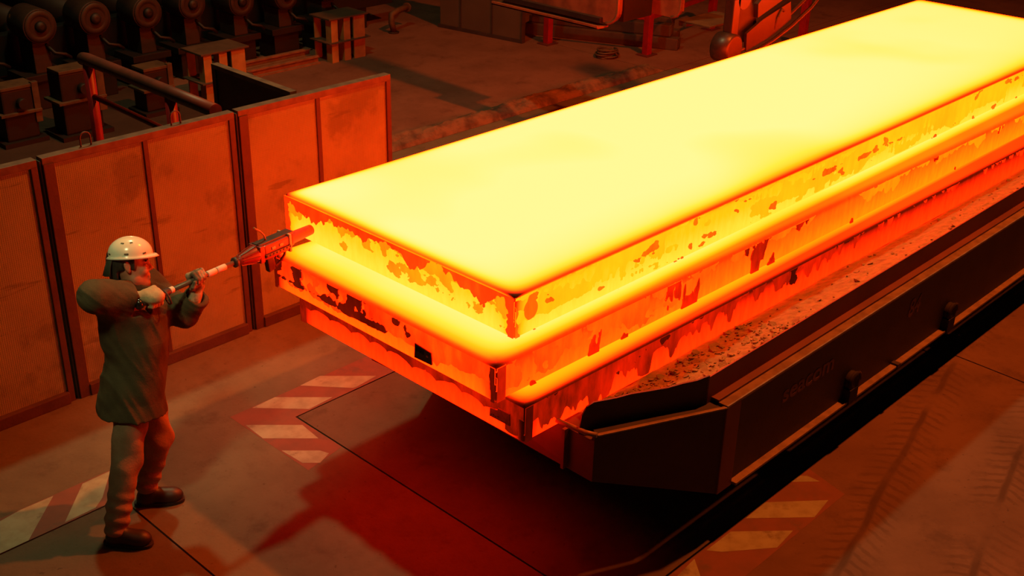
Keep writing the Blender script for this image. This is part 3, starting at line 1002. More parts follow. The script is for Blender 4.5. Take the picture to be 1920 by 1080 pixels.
# fallen scale lying on the deck between the slabs and the side wall
DX0, DX1, DY0, DY1 = 0.56, 9.6, -0.372, 0.045
nx, ny = 700, 40
du = np.linspace(DX0, DX1, nx)
dv = np.linspace(DY0, DY1, ny)
DU, DV = np.meshgrid(du, dv, indexing='ij')
DLO = np.maximum(DY0, -0.075 - 0.459 * (DU - 0.5))
w = (DV - DY0) / (DY1 - DY0)
DV = DLO + (DY1 - DLO) * w
dz = 0.862 + 0.045 * (1 - w) + 0.04 * fbm(DU * 2.2, DV * 5, 131) + 0.014 * fbm(DU * 16, DV * 22, 133) + 0.085 * sm(DU, 0.9, 2.2) * (1 - w) ** 0.7
dyy = DV + np.where(DV > 0.0, 0, 0) - 0.0193 * np.clip(DU - 0.15, 0, 9) * w
vs = np.stack([DU, dyy, dz], -1).reshape(-1, 3)
ii = (np.arange(nx - 1)[:, None] * ny + np.arange(ny - 1)[None]).ravel()
fl = np.stack([ii, ii + ny, ii + ny + 1, ii + 1], -1).tolist()
vl = vs.tolist()
rng = np.random.RandomState(4)
for k in range(620):
    x = 0.60 + rng.rand() ** 2.0 * (1.5 if k % 6 else 5.5)
    i = int((x - DX0) / (DX1 - DX0) * (nx - 1))
    j = rng.randint(2, ny - 5)
    c = vs[i * ny + j]
    r = 0.006 + 0.028 * rng.rand() ** 3
    m = rng.randint(5, 8)
    a0 = rng.rand() * 6
    tilt = rng.randn(2) * 0.25
    base = len(vl)
    for q in range(m):
        a = a0 + 2 * math.pi * q / m
        rr = r * (0.7 + 0.5 * rng.rand())
        ox, oy = rr * math.cos(a), rr * math.sin(a) * 0.8
        vl.append([c[0] + ox, c[1] + oy, c[2] + 0.007 + ox * tilt[0] + oy * tilt[1]])
    for q in range(m):
        p = vl[base + q]
        vl.append([p[0], p[1], p[2] - 0.014])
    fl.append(list(range(base, base + m)))
    for q in range(m):
        q2 = (q + 1) % m
        fl.append([base + q, base + m + q, base + m + q2, base + q2])
me = bpy.data.meshes.new('fallen_scale')
me.from_pydata(vl, [], fl)
o = link('fallen_scale', me, MAT['debris'])
tag(o, 'flaky heap of fallen scale on the carrier deck beside the bottom slab', 'debris', kind='stuff')

# ---------------------------------------------------------------- signed-distance modelling for the figure


class Field:
    """sparse blending of soft shapes on a grid, surfaced with surface nets"""

    def __init__(self, lo, hi, h):
        self.lo, self.h = np.array(lo, float), h
        self.n = (np.ceil((np.array(hi) - self.lo) / h)).astype(int) + 1
        self.F = np.full(self.n, 1.0, np.float32)

    def _sub(self, lo, hi):
        a = np.clip(np.floor((np.array(lo) - self.lo) / self.h).astype(int), 0, self.n)
        b = np.clip(np.ceil((np.array(hi) - self.lo) / self.h).astype(int) + 1, 0, self.n)
        if (b <= a).any(): return None, None
        sl = tuple(slice(i, j) for i, j in zip(a, b))
        ax = [self.lo[k] + self.h * np.arange(a[k], b[k]) for k in range(3)]
        return sl, np.stack(np.meshgrid(*ax, indexing='ij'), -1).astype(np.float32)

    def blend(self, fn, lo, hi, k=0.02, op='add'):
        m = max(k, 3 * self.h) + 0.005
        sl, P = self._sub(np.array(lo) - m, np.array(hi) + m)
        if sl is None: return
        d = fn(P)
        A = self.F[sl]
        if op == 'add':
            h = np.maximum(k - np.abs(A - d), 0) / k
            self.F[sl] = np.minimum(A, d) - h * h * k * 0.25
        else:
            d = -d
            h = np.maximum(k - np.abs(A - d), 0) / k
            self.F[sl] = np.maximum(A, d) + h * h * k * 0.25

    def cone(self, a, b, ra, rb, k=0.02, op='add', flat=None):
        a, b = np.array(a, float), np.array(b, float)
        r = max(ra, rb)

        def fn(P):
            q, ab = P - a, b - a
            t = np.clip((q @ ab) / max(ab @ ab, 1e-9), 0, 1)
            return np.linalg.norm(q - t[..., None] * ab, axis=-1) - (ra + (rb - ra) * t)
        self.blend(fn, np.minimum(a, b) - r, np.maximum(a, b) + r, k, op)

    def ell(self, c, R, rad, k=0.02, op='add'):
        """ellipsoid with axes the columns of R"""
        c, R, rad = np.array(c, float), np.array(R, float), np.array(rad, float)

        def fn(P):
            q = (P - c) @ R
            k0 = np.linalg.norm(q / rad, axis=-1)
            k1 = np.linalg.norm(q / rad ** 2, axis=-1)
            return k0 * (k0 - 1) / np.maximum(k1, 1e-6)
        self.blend(fn, c - rad.max(), c + rad.max(), k, op)

    def rbox(self, c, R, half, rr, k=0.02, op='add'):
        c, R, half = np.array(c, float), np.array(R, float), np.array(half, float) - rr

        def fn(P):
            q = np.abs((P - c) @ R) - half
            return np.linalg.norm(np.maximum(q, 0), axis=-1) + np.minimum(q.max(-1), 0) - rr
        m = np.linalg.norm(half) + rr
        self.blend(fn, c - m, c + m, k, op)

    def displace(self, fn):
        sl, P = self._sub(self.lo, self.lo + self.h * self.n)
        near = np.abs(self.F) < 0.06
        self.F[near] += fn(P[near])

    def mesh(self, name):
        F, n = self.F, self.n
        s = F < 0
        c = [s[i:n[0] - 1 + i, j:n[1] - 1 + j, k:n[2] - 1 + k] for i in (0, 1) for j in (0, 1) for k in (0, 1)]
        cnt = sum(x.astype(np.int8) for x in c)
        act = (cnt > 0) & (cnt < 8)
        idx = np.argwhere(act)
        vid = np.full(act.shape, -1, np.int64)
        vid[act] = np.arange(len(idx))
        acc = np.zeros((len(idx), 3))
        num = np.zeros(len(idx))
        offs = [(i, j, k) for i in (0, 1) for j in (0, 1) for k in (0, 1)]
        for a in offs:
            for ax in range(3):
                if a[ax]: continue
                b = list(a)
                b[ax] = 1
                fa = F[idx[:, 0] + a[0], idx[:, 1] + a[1], idx[:, 2] + a[2]]
                fb = F[idx[:, 0] + b[0], idx[:, 1] + b[1], idx[:, 2] + b[2]]
                x = (fa < 0) != (fb < 0)
                t = np.where(x, fa / np.where(x, fa - fb, 1), 0)
                p = np.array(a, float)[None].repeat(len(idx), 0)
                p[:, ax] += t
                acc[x] += p[x]
                num[x] += 1
        v = self.lo + (idx + acc / np.maximum(num, 1)[:, None]) * self.h
        faces = []
        for ax in range(3):
            o1, o2 = (ax + 1) % 3, (ax + 2) % 3
            sl0 = [slice(1, -1)] * 3
            sl1 = [slice(1, -1)] * 3
            sl0[ax], sl1[ax] = slice(0, -1), slice(1, None)
            e = s[tuple(sl0)] != s[tuple(sl1)]
            ins = s[tuple(sl0)]
            q = np.argwhere(e)
            if not len(q): continue
            flip = ins[e]
            base = q.copy()
            base[:, o1] += 1
            base[:, o2] += 1

            def cell(d1, d2):
                r = base.copy()
                r[:, o1] -= d1
                r[:, o2] -= d2
                return vid[r[:, 0], r[:, 1], r[:, 2]]
            quad = np.stack([cell(1, 1), cell(0, 1), cell(0, 0), cell(1, 0)], -1)
            quad[~flip] = quad[~flip][:, ::-1]
            faces.append(quad[(quad >= 0).all(1)])
        f = np.concatenate(faces)
        me = bpy.data.meshes.new(name)
        me.vertices.add(len(v))
        me.vertices.foreach_set('co', v.astype(np.float32).ravel())
        me.loops.add(f.size)
        me.loops.foreach_set('vertex_index', f.astype(np.int32).ravel())
        me.polygons.add(len(f))
        me.polygons.foreach_set('loop_start', np.arange(0, f.size, 4, dtype=np.int32))
        me.polygons.foreach_set('use_smooth', np.ones(len(f), bool))
        me.update()
        me.validate()
        return me


def frame(az, up=(0, 0, 1)):
    """columns: forward, left, up"""
    u = np.array(up, float)
    u /= np.linalg.norm(u)
    f = np.array([math.cos(az), math.sin(az), 0.0])
    f -= u * (f @ u)
    f /= np.linalg.norm(f)
    return np.stack([f, np.cross(u, f), u], -1)


# ---------------------------------------------------------------- the worker
J = dict(pelvis=(-0.955, 1.972, 0.87), hipR=(-1.015, 1.915, 0.85), hipL=(-0.90, 2.03, 0.84), kneeR=(-1.136, 1.868, 0.475), kneeL=(-0.868, 1.985, 0.455),
         ankR=(-1.262, 1.842, 0.10), ankL=(-0.945, 2.055, 0.10), chest=(-0.897, 1.998, 1.23), waist=(-0.94, 1.987, 0.99), hem=(-0.997, 1.99, 0.71),
         shR=(-0.985, 1.915, 1.405), shL=(-0.775, 2.09, 1.37), elR=(-1.166, 1.872, 1.515), wrR=(-0.985, 1.832, 1.462),
         elL=(-0.655, 1.925, 1.215), wrL=(-0.612, 1.838, 1.345), neck=(-0.868, 2.0, 1.43), head=(-0.886, 2.008, 1.556))
J = {k: np.array(v) for k, v in J.items()}
person = empty('person', (-1.06, 1.93, 0), 'worker in ivory hard hat, olive jacket and tan trousers aiming a pole tool', 'person')
PO = np.array([-1.06, 1.93, 0.0])
LEAN = np.array([0.225, 0.12, 1.70])
FT = frame(math.radians(-24), LEAN)      # trunk
FH = frame(math.radians(-30), (0.16, 0.20, 1))   # head, tipped a little away


def put(field, name, mat, parent=person, origin=PO):
    me = field.mesh(name)
    me.transform(Matrix.Translation(Vector(-origin)))
    return link(name, me, mat, parent)


def hp(f, l, u):
    return J['head'] + FH @ np.array([f, l, u])


def trunk(fd, secs, k=0.04):
    """lofted elliptic trunk: rows of (centre, half width, half depth)"""
    C = np.array([s[0] for s in secs])
    a = np.array([s[1] for s in secs])
    b = np.array([s[2] for s in secs])
    up = FT[:, 2]
    tt = C @ up

    def fn(P):
        t = np.clip(P @ up, tt[0], tt[-1])
        c = np.stack([np.interp(t, tt, C[:, i]) for i in range(3)], -1)
        A, B = np.interp(t, tt, a), np.interp(t, tt, b)
        q = P - c
        x, y, z = q @ FT[:, 0], q @ FT[:, 1], q @ up
        r = np.sqrt((x / B) ** 2 + (y / A) ** 2)
        d = (r - 1) * np.minimum(A, B)
        return np.where(np.abs(z) > 1e-4, np.sqrt(np.maximum(d, 0) ** 2 + z ** 2) + np.minimum(d, 0) * 0 + 0.0, d)
    lo = C.min(0) - 0.3
    hi = C.max(0) + 0.3
    fd.blend(fn, lo, hi, k)


# body: one continuous figure (it shows at the face, ear and neck; the clothes cover the rest)
fd = Field((-1.42, 1.68, 0.02), (-0.48, 2.22, 1.72), 0.0055)
trunk(fd, [(J['pelvis'] - 0.06 * FT[:, 2], 0.15, 0.10), (J['waist'], 0.135, 0.09), (J['chest'], 0.16, 0.10), (J['neck'] - 0.07 * FT[:, 2], 0.12, 0.075)])
for sd_ in 'RL':
    fd.cone(J['hip' + sd_], J['knee' + sd_], 0.075, 0.05)
    fd.cone(J['knee' + sd_], J['ank' + sd_], 0.05, 0.036)
    toe = J['ank' + sd_] + (np.array([0.10, -0.115, -0.06]) if sd_ == 'R' else np.array([0.13, -0.085, -0.06]))
    fd.cone(J['ank' + sd_] - np.array([0, 0, 0.05]), toe, 0.032, 0.024)
    fd.cone(J['sh' + sd_], J['el' + sd_], 0.052, 0.042)
    fd.cone(J['el' + sd_], J['wr' + sd_], 0.042, 0.03)
    fd.cone(J['sh' + sd_], J['neck'] - 0.04 * FT[:, 2], 0.05, 0.055, 0.05)
fd.cone(J['neck'] - 0.02 * FT[:, 2], hp(-0.012, 0, -0.03), 0.062, 0.056, 0.03)
fd.ell(hp(-0.012, 0, 0.045), FH, (0.098, 0.077, 0.098), 0.03)            # skull
fd.ell(hp(0.030, 0, -0.035), FH, (0.066, 0.060, 0.086), 0.03)            # face
fd.cone(hp(0.02, 0.045, -0.075), hp(0.062, 0.012, -0.103), 0.026, 0.022, 0.03)   # jaw
fd.cone(hp(0.02, -0.045, -0.075), hp(0.062, -0.012, -0.103), 0.026, 0.022, 0.03)
fd.ell(hp(0.074, 0, -0.102), FH, (0.02, 0.024, 0.018), 0.018)            # chin
fd.cone(hp(0.082, 0.03, 0.028), hp(0.082, -0.03, 0.028), 0.013, 0.013, 0.018)    # brow
for sy in (1, -1):
    fd.ell(hp(0.088, sy * 0.031, 0.006), FH, (0.014, 0.017, 0.012), 0.012, 'cut')  # eye socket
    fd.ell(hp(0.074, sy * 0.031, 0.004), FH, (0.016, 0.016, 0.012), 0.006)         # eyelid
    fd.ell(hp(0.066, sy * 0.042, -0.030), FH, (0.022, 0.02, 0.02), 0.02)           # cheek
    fd.ell(hp(-0.012, sy * 0.080, 0.006), frame(math.radians(-30 - sy * 18), (0.16 - 0.25 * FH[0, 0], 0.20 - 0.25 * FH[1, 0], 1)), (0.018, 0.008, 0.029), 0.007)   # ear
    fd.ell(hp(-0.006, sy * 0.089, 0.010), FH, (0.009, 0.006, 0.016), 0.006, 'cut')
    fd.ell(hp(-0.006, sy * 0.079, -0.020), FH, (0.009, 0.007, 0.010), 0.008)       # lobe
fd.cone(hp(0.088, 0, 0.014), hp(0.108, 0, -0.022), 0.008, 0.011, 0.012)  # nose
fd.ell(hp(0.096, 0.010, -0.028), FH, (0.009, 0.007, 0.007), 0.008)
fd.ell(hp(0.096, -0.010, -0.028), FH, (0.009, 0.007, 0.007), 0.008)
fd.cone(hp(0.093, 0.018, -0.060), hp(0.093, -0.018, -0.060), 0.007, 0.007, 0.010)   # upper lip
fd.cone(hp(0.091, 0.015, -0.075), hp(0.091, -0.015, -0.075), 0.008, 0.008, 0.010)   # lower lip
fd.cone(hp(0.102, 0.022, -0.068), hp(0.102, -0.022, -0.068), 0.0035, 0.0035, 0.004, 'cut')
put(fd, 'body', MAT['skin'])
for sy in (1, -1):
    me_ = MB().lathe(hp(0.084, sy * 0.031, 0.005), FH[:, 0], [(0, 0.008), (0.004, 0.007), (0.006, 0.003)], 10)
    me_.v = [tuple(np.array(p) - PO) for p in me_.v]
    me_.build('eye', MAT['eye'], person)
    me_ = MB().tube([hp(0.086, sy * 0.012, 0.027), hp(0.093, sy * 0.030, 0.031), hp(0.082, sy * 0.050, 0.026)], 0.0045, 6)
    me_.v = [tuple(np.array(p) - PO) for p in me_.v]
    me_.build('eyebrow', MAT['hair'], person)

# hair: back of the head and sideburns
fd = Field(J['head'] - 0.18, J['head'] + 0.18, 0.0045)
fd.ell(hp(-0.022, 0, 0.030), FH, (0.100, 0.083, 0.105), 0.02)
fd.ell(hp(-0.060, 0, -0.055), FH, (0.05, 0.062, 0.06), 0.03)
for sy in (1, -1):
    fd.cone(hp(0.024, sy * 0.071, 0.04), hp(0.022, sy * 0.069, -0.012), 0.014, 0.009, 0.02)
    fd.ell(hp(-0.012, sy * 0.090, -0.004), FH, (0.023, 0.028, 0.036), 0.01, 'cut')
fd.rbox(hp(0.135, 0, 0.0), FH, (0.10, 0.2, 0.2), 0.01, 0.012, 'cut')
fd.rbox(hp(0.03, 0, -0.115), FH, (0.09, 0.2, 0.09), 0.01, 0.02, 'cut')
put(fd, 'hair', MAT['hair'])


def fold(P, dirn, freq, amp, ph=0.0):
    w = P @ np.array(dirn) * freq + ph
    return amp * np.sin(w + 0.8 * np.sin(P[..., 2] * 9 + P[..., 0] * 7))


# jacket: loose, flaring to the hem
fd = Field((-1.40, 1.64, 0.66), (-0.46, 2.32, 1.66), 0.0068)
dR0 = (J['wrR'] - J['elR']) / np.linalg.norm(J['wrR'] - J['elR'])
U = FT[:, 2]
trunk(fd, [(J['hem'], 0.235, 0.190), (J['hem'] + 0.10 * U, 0.225, 0.182), (J['waist'], 0.205, 0.168), (J['chest'] - 0.08 * U, 0.218, 0.175),
           (J['chest'] + 0.06 * U, 0.205, 0.165), (J['neck'] - 0.075 * U, 0.155, 0.115), (J['neck'] - 0.03 * U, 0.09, 0.085)], 0.05)
fd.cone(J['shR'], J['elR'], 0.100, 0.086, 0.06)
fd.cone(0.45 * J['shR'] + 0.55 * J['elR'], J['chest'] - 0.10 * FT[:, 0] - 0.07 * FT[:, 1] - 0.08 * U, 0.065, 0.10, 0.06)
fd.cone(J['shR'], J['chest'] - 0.06 * FT[:, 1], 0.10, 0.12, 0.06)
fd.cone(J['elR'], J['wrR'] + dR0 * 0.03, 0.082, 0.060, 0.03)
fd.cone(J['shL'], J['elL'], 0.092, 0.083, 0.06)
fd.cone(J['elL'], J['wrL'] - np.array([0.0, 0, 0.02]), 0.083, 0.070, 0.03)
fd.cone(J['shR'], J['neck'] - 0.05 * U, 0.085, 0.075, 0.06)
fd.cone(J['shL'], J['neck'] - 0.05 * U, 0.085, 0.075, 0.06)
fd.cone(J['neck'] - 0.05 * U - 0.02 * FT[:, 0], J['neck'] + 0.015 * U - 0.022 * FT[:, 0], 0.082, 0.074, 0.025)   # collar
# cut the hem and the cuffs clean
fd.rbox(J['hem'] - 0.10 * U, FT, (0.4, 0.4, 0.10), 0.004, 0.004, 'cut')
dL = (J['wrL'] - J['elL']) / np.linalg.norm(J['wrL'] - J['elL'])
dR = (J['wrR'] - J['elR']) / np.linalg.norm(J['wrR'] - J['elR'])


def axes(d, ref=(0, 0, 1)):
    d = np.array(d) / np.linalg.norm(d)
    s = np.cross(np.array(ref, float), d)
    s /= np.linalg.norm(s)
    return np.stack([d, s, np.cross(d, s)], -1)


AL, AR = axes(dL, (1, 0, 0)), axes(dR)
fd.rbox(J['wrL'] + dL * 0.055, AL, (0.055, 0.13, 0.13), 0.003, 0.004, 'cut')
fd.rbox(J['wrR'] + dR * 0.062, AR, (0.055, 0.10, 0.10), 0.003, 0.004, 'cut')
fd.cone(J['wrL'] - dL * 0.045, J['wrL'] + dL * 0.03, 0.048, 0.056, 0.004, 'cut')   # open cuff
fd.cone(J['wrR'], J['wrR'] + dR * 0.05, 0.040, 0.048, 0.004, 'cut')
# hanging drapes on the trunk, creases round the sleeves
DR = np.array([0.30, -0.18, -1.0]) / np.linalg.norm([0.30, -0.18, -1.0])     # drapes run down and forward
AC = np.cross(DR, FT[:, 1])
AC /= np.linalg.norm(AC)


def drape(P):
    a, l, y = P @ AC, P @ DR, P @ FT[:, 1]
    r = 1 - np.abs(2 * fbm(a * 11 + y * 3, l * 1.6 + y * 2, 301, 3) - 1)
    return -0.020 * (r - 0.75) * (1 - sm(P[:, 2], 1.28, 1.42)) * (np.hypot(P[:, 0] + 0.95, P[:, 1] - 1.96) < 0.33)


def crease(P):
    arm = np.maximum(sm(P[:, 2], 1.30, 1.40) * (P[:, 1] < 1.98), sm(P[:, 0], -0.76, -0.70))
    r = 1 - np.abs(2 * fbm(P[:, 0] * 10 + P[:, 2] * 8, P[:, 1] * 8 - P[:, 2] * 7, 311, 3) - 1)
    return -0.016 * (r - 0.75) * arm


fd.displace(drape)
fd.displace(crease)
jk = put(fd, 'jacket', MAT['jacket'])


def on_surface(obj, pts, inset=0.0, away=None):
    """drops points onto a mesh along the given direction"""
    out = []
    for p, d in pts:
        ok, loc, nrm, _ = obj.ray_cast(Vector(p), Vector(d))
        out.append(loc + nrm * 0.003 if ok else None)
    return out


# trousers
fd = Field((-1.42, 1.70, 0.03), (-0.66, 2.26, 0.98), 0.0062)
trunk(fd, [(J['pelvis'] - 0.12 * U, 0.165, 0.115), (J['pelvis'], 0.165, 0.12), (J['pelvis'] + 0.07 * U, 0.15, 0.11)])
fd.cone(J['hipR'], J['kneeR'], 0.108, 0.080, 0.05)
fd.cone(J['kneeR'], J['ankR'] + np.array([0, 0, 0.01]), 0.080, 0.066, 0.03)
fd.cone(J['hipL'], J['kneeL'], 0.108, 0.080, 0.05)
fd.cone(J['kneeL'], J['ankL'] + np.array([0, 0, 0.015]), 0.080, 0.063, 0.03)
for a in 'RL':
    fd.rbox(J['ank' + a] - np.array([0, 0, 0.10]), np.eye(3), (0.2, 0.2, 0.075), 0.01, 0.006, 'cut')
fd.displace(lambda P: fold(P, (0.5, 0.25, 1.0), 70, 0.0050) * (1 - sm(P[:, 2], 0.22, 0.40)))
fd.displace(lambda P: fold(P, (0.9, 0.5, 0.5), 46, 0.0050, 2.0) * sm(P[:, 2], 0.25, 0.45))
fd.displace(lambda P: 0.010 * (fbm(P[:, 0] * 11 + P[:, 1] * 7, P[:, 2] * 8, 201) - 0.5))
put(fd, 'trousers', MAT['trousers'])

# boots
for a, heel, toe in (('R', (-1.315, 1.885, 0), (-1.145, 1.690, 0)), ('L', (-1.01, 2.085, 0), (-0.79, 1.935, 0))):
    heel, toe = np.array(heel), np.array(toe)
    d = (toe - heel) / np.linalg.norm(toe - heel)
    B = frame(math.atan2(d[1], d[0]))
    Lf = np.linalg.norm(toe - heel)
    fd = Field(np.minimum(heel, toe) - np.array([0.08, 0.08, 0.012]), np.maximum(heel, toe) + np.array([0.08, 0.08, 0.24]), 0.005)
    pt_ = lambda f, l, u: heel + B @ np.array([f, l, u])
    fd.cone(pt_(0.045, 0, 0.045), pt_(Lf - 0.055, 0, 0.045), 0.038, 0.044, 0.02)
    fd.ell(pt_(Lf - 0.07, 0, 0.048), B, (0.078, 0.050, 0.045), 0.02)
    fd.cone(pt_(0.06, 0, 0.05), J['ank' + a] + np.array([0, 0, 0.06]), 0.042, 0.048, 0.03)
    fd.cone(pt_(0.10, 0, 0.08), pt_(Lf - 0.09, 0, 0.055), 0.036, 0.030, 0.03)
    fd.rbox(pt_(Lf / 2, 0, -0.05), B, (0.4, 0.2, 0.05), 0.002, 0.004, 'cut')
    bt = put(fd, 'boot', MAT['boot'])
    so = []
    for k in range(28):
        q = 2 * math.pi * k / 28
        fx = Lf / 2 + (Lf / 2 + 0.012) * math.copysign(abs(math.cos(q)) ** 0.75, math.cos(q))
        wy = (0.040 + 0.012 * sm(np.array(fx), 0.08, 0.2)) * math.copysign(abs(math.sin(q)) ** 0.7, math.sin(q))
        p = pt_(fx, float(wy), 0) - PO
        so.append((p[0], p[1]))
    MB().prism(so, 0.0, 0.022).build('sole', MAT['rubber'], bt, 0.003)

# hard hat
hat_o = np.array([-0.872, 2.008, 1.613])
FB = frame(math.radians(-30), (0.20, 0.26, 1.0))


def hat_pt(f, l, u):
    return Vector(hat_o - PO + FB @ np.array([f, l, u]))


vs, fs = [], []
NT, NP = 48, 18
for i in range(NP + 1):
    ph = math.pi / 2 * i / NP
    for k in range(NT):
        q = 2 * math.pi * k / NT
        rr, uu = math.cos(ph) ** 0.86, math.sin(ph) ** 1.0
        fx = 0.117 * rr * math.cos(q) - 0.004
        ly = 0.099 * rr * math.sin(q)
        vs.append(hat_pt(fx, ly, 0.097 * uu))
rim = []
for ring, (grow, dz) in enumerate(((0.004, -0.006), (0.009, -0.015))):
    for k in range(NT):
        q = 2 * math.pi * k / NT
        peak = max(0.0, math.cos(q)) ** 2.2
        fx = (0.117 + grow) * math.cos(q) - 0.004 + peak * (0.012 if ring == 0 else 0.022)
        ly = (0.099 + grow) * math.sin(q)
        rim.append(hat_pt(fx, ly, dz + peak * (0.008 if ring == 0 else 0.004)))
allv = rim[NT:] + rim[:NT] + vs
rings = 2 + NP + 1
for i in range(rings - 1):
    for k in range(NT):
        k2 = (k + 1) % NT
        fs.append((i * NT + k, i * NT + k2, (i + 1) * NT + k2, (i + 1) * NT + k))
me = bpy.data.meshes.new('hard_hat')
me.from_pydata([tuple(p) for p in allv], [], fs)
hat = link('hard_hat', me, MAT['helmet'], person, True)
mod = hat.modifiers.new('wall', 'SOLIDIFY')
mod.thickness = 0.004
mod.offset = -1
# central ridge, and the dark ventilation and harness slots on the near side
MB().tube([hat_pt(-0.004 + 0.107 * math.cos(a), 0, 0.089 * math.sin(a)) for a in np.linspace(0.45, 2.75, 14)], 0.012, 10).build('ridge', MAT['helmet'], hat)


def slot(az, el, wd, ht):
    rr, uu = math.cos(el) ** 0.86, math.sin(el)
    c = hat_pt(0.117 * rr * math.cos(az) - 0.004, 0.099 * rr * math.sin(az), 0.097 * uu)
    n = Vector(FB @ np.array([math.cos(az) / 0.117 * rr, math.sin(az) / 0.099 * rr, uu / 0.097])).normalized()
    t = Vector((0, 0, 1)).cross(n).normalized()
    MB().obox(c, t * wd, n.cross(t) * ht, n * 0.0025).build('vent_slot', MAT['slot'], hat)


slot(math.radians(-112), 0.78, 0.0085, 0.003)
slot(math.radians(-82), 0.80, 0.0070, 0.003)
slot(math.radians(-98), 0.13, 0.0110, 0.0042)
slot(math.radians(-152), 0.13, 0.0080, 0.0036)
slot(math.radians(-50), 0.13, 0.0090, 0.0036)
# neck flap hanging from the hat
pts = []
for k in range(13):
    q = math.radians(128 + 92 * k / 12)
    top = hat_pt(0.118 * math.cos(q) - 0.004, 0.098 * math.sin(q), -0.006)
    mid = hat_pt(0.132 * math.cos(q) - 0.006, 0.100 * math.sin(q), -0.055)
    bot = hat_pt(0.138 * math.cos(q) - 0.012 + 0.006 * math.sin(k * 1.7), 0.100 * math.sin(q), -0.105)
    pts.append((top, mid, bot))
vs, fs = [], []
for row in pts: vs += [tuple(p) for p in row]
for k in range(12):
    for j in range(2):
        fs.append((k * 3 + j, k * 3 + j + 1, k * 3 + 4 + j, k * 3 + 3 + j))
me = bpy.data.meshes.new('neck_flap')
me.from_pydata(vs, [], fs)
fl_ = link('neck_flap', me, MAT['flap'], person, True)
mod = fl_.modifiers.new('cloth', 'SOLIDIFY')
mod.thickness = 0.005

# ---------------------------------------------------------------- the pole tool
TR = np.array([-0.8853, 1.7975, 1.4362])
TT = np.array([0.264, 1.9456, 1.4445])
TD = (TT - TR) / np.linalg.norm(TT - TR)
TU = np.array([0, 0, 1.0]) - TD * TD[2]
TU /= np.linalg.norm(TU)
TS = np.cross(TU, TD)          # points to the far side (left of the worker)
tool = empty('pole_tool', (float(TR[0]), float(TR[1]), float(TR[2])), 'red-lit probe gun on a pole with white tape rings, touching the top slab', 'tool')


def tp_(s, side=0.0, up=0.0):
    return Vector(TD * s + TS * side + TU * up)


vT = Vector(TD)
MB().lathe((0, 0, 0), vT, [(0.10, 0.0145), (0.57, 0.0145)], 18).build('shaft', MAT['tool_steel'], tool)
MB().lathe((0, 0, 0), vT, [(-0.085, 0.019), (-0.08, 0.0215), (0.095, 0.0215), (0.105, 0.017)], 18).build('rear_sleeve', MAT['tool_dark'], tool)
for a, b in ((0.104, 0.130), (0.362, 0.424), (0.428, 0.492)):
    MB().lathe((0, 0, 0), vT, [(a, 0.0155), (a + 0.002, 0.0178), (b - 0.002, 0.0178), (b, 0.0155)], 18).build('tape_ring', MAT['tape'], tool)
MB().lathe((0, 0, 0), vT, [(0.552, 0.020), (0.556, 0.030), (0.574, 0.030), (0.578, 0.022)], 18).build('gland_nut', MAT['tool_dark'], tool)
MB().lathe((0, 0, 0), vT, [(0.574, 0.024), (0.60, 0.030), (0.655, 0.042), (0.70, 0.052), (0.715, 0.052)], 18).build('cone_boot', MAT['tool_red_lit'], tool)
for k in range(10):
    q = 2 * math.pi * k / 10
    c, s_ = math.cos(q), math.sin(q)
    MB().bar(tp_(0.60, 0.031 * c, 0.031 * s_), tp_(0.705, 0.054 * c, 0.054 * s_), 0.005, 0.008, tuple(TS * c + TU * s_)).build('boot_rib', MAT['tool_dark'] if k in (1, 3) else MAT['tool_red_lit'], tool)
bx = lambda s0, s1, l, u, cu=0.0, cl=0.0: (tp_((s0 + s1) / 2, cl, cu), vT * ((s1 - s0) / 2), Vector(TS) * l, Vector(TU) * u)
MB().obox(*bx(0.71, 0.745, 0.050, 0.052)).build('rear_collar', MAT['tool_red_lit'], tool, 0.006)
MB().obox(*bx(0.745, 0.955, 0.046, 0.046)).build('casing', MAT['tool_red_lit'], tool, 0.012)
MB().obox(*bx(0.72, 0.99, 0.030, 0.010, 0.048)).build('top_cover', MAT['tool_dark'], tool, 0.005)
MB().obox(*bx(0.745, 0.945, 0.006, 0.010, -0.018, -0.050)).build('side_rail', MAT['tool_dark'], tool, 0.003)
for k in range(8):
    MB().lathe(tp_(0.755 + k * 0.026, -0.055, -0.018), -TS, [(0, 0.0055), (0.005, 0.005)], 8).build('bolt', MAT['tool_dark'], tool)
for s0 in (0.80, 0.86):
    MB().obox(*bx(s0, s0 + 0.028, 0.003, 0.009, 0.014, -0.048)).build('name_plate', MAT['strap'], tool, 0.002)
MB().obox(*bx(0.935, 0.952, 0.054, 0.056)).build('strap', MAT['strap'], tool, 0.006)
MB().lathe((0, 0, 0), vT, [(0.952, 0.046), (0.985, 0.043), (0.99, 0.036), (1.155, 0.031), (1.1588, 0.029)], 20).build('nozzle', MAT['tool_nozzle'], tool)
# trigger grip hanging below
MB().obox(tp_(0.815, 0, -0.092), Vector(TD * 0.024 + TU * 0.004), Vector(TS) * 0.018, Vector(TU * 0.052 - TD * 0.006)).build('pistol_grip', MAT['tool_dark'], tool, 0.006)
MB().tube([tp_(0.835, 0, -0.05), tp_(0.845, 0, -0.10), tp_(0.86, 0, -0.135), tp_(0.90, 0, -0.115), tp_(0.935, 0, -0.085), tp_(0.945, 0, -0.045)], 0.009, 8).build('trigger_guard', MAT['tool_dark'], tool)
MB().tube([tp_(0.86, 0, -0.04), tp_(0.868, 0, -0.065), tp_(0.862, 0, -0.088)], 0.006, 8).build('trigger', MAT['tool_red_lit'], tool)
MB().tube([tp_(0.80, 0, 0.05), tp_(0.795, 0.004, 0.085), tp_(0.775, 0.01, 0.115), tp_(0.745, 0.016, 0.138), tp_(0.735, 0.018, 0.15)], 0.0055, 8).build('wire_whisker', MAT['cable'], tool)
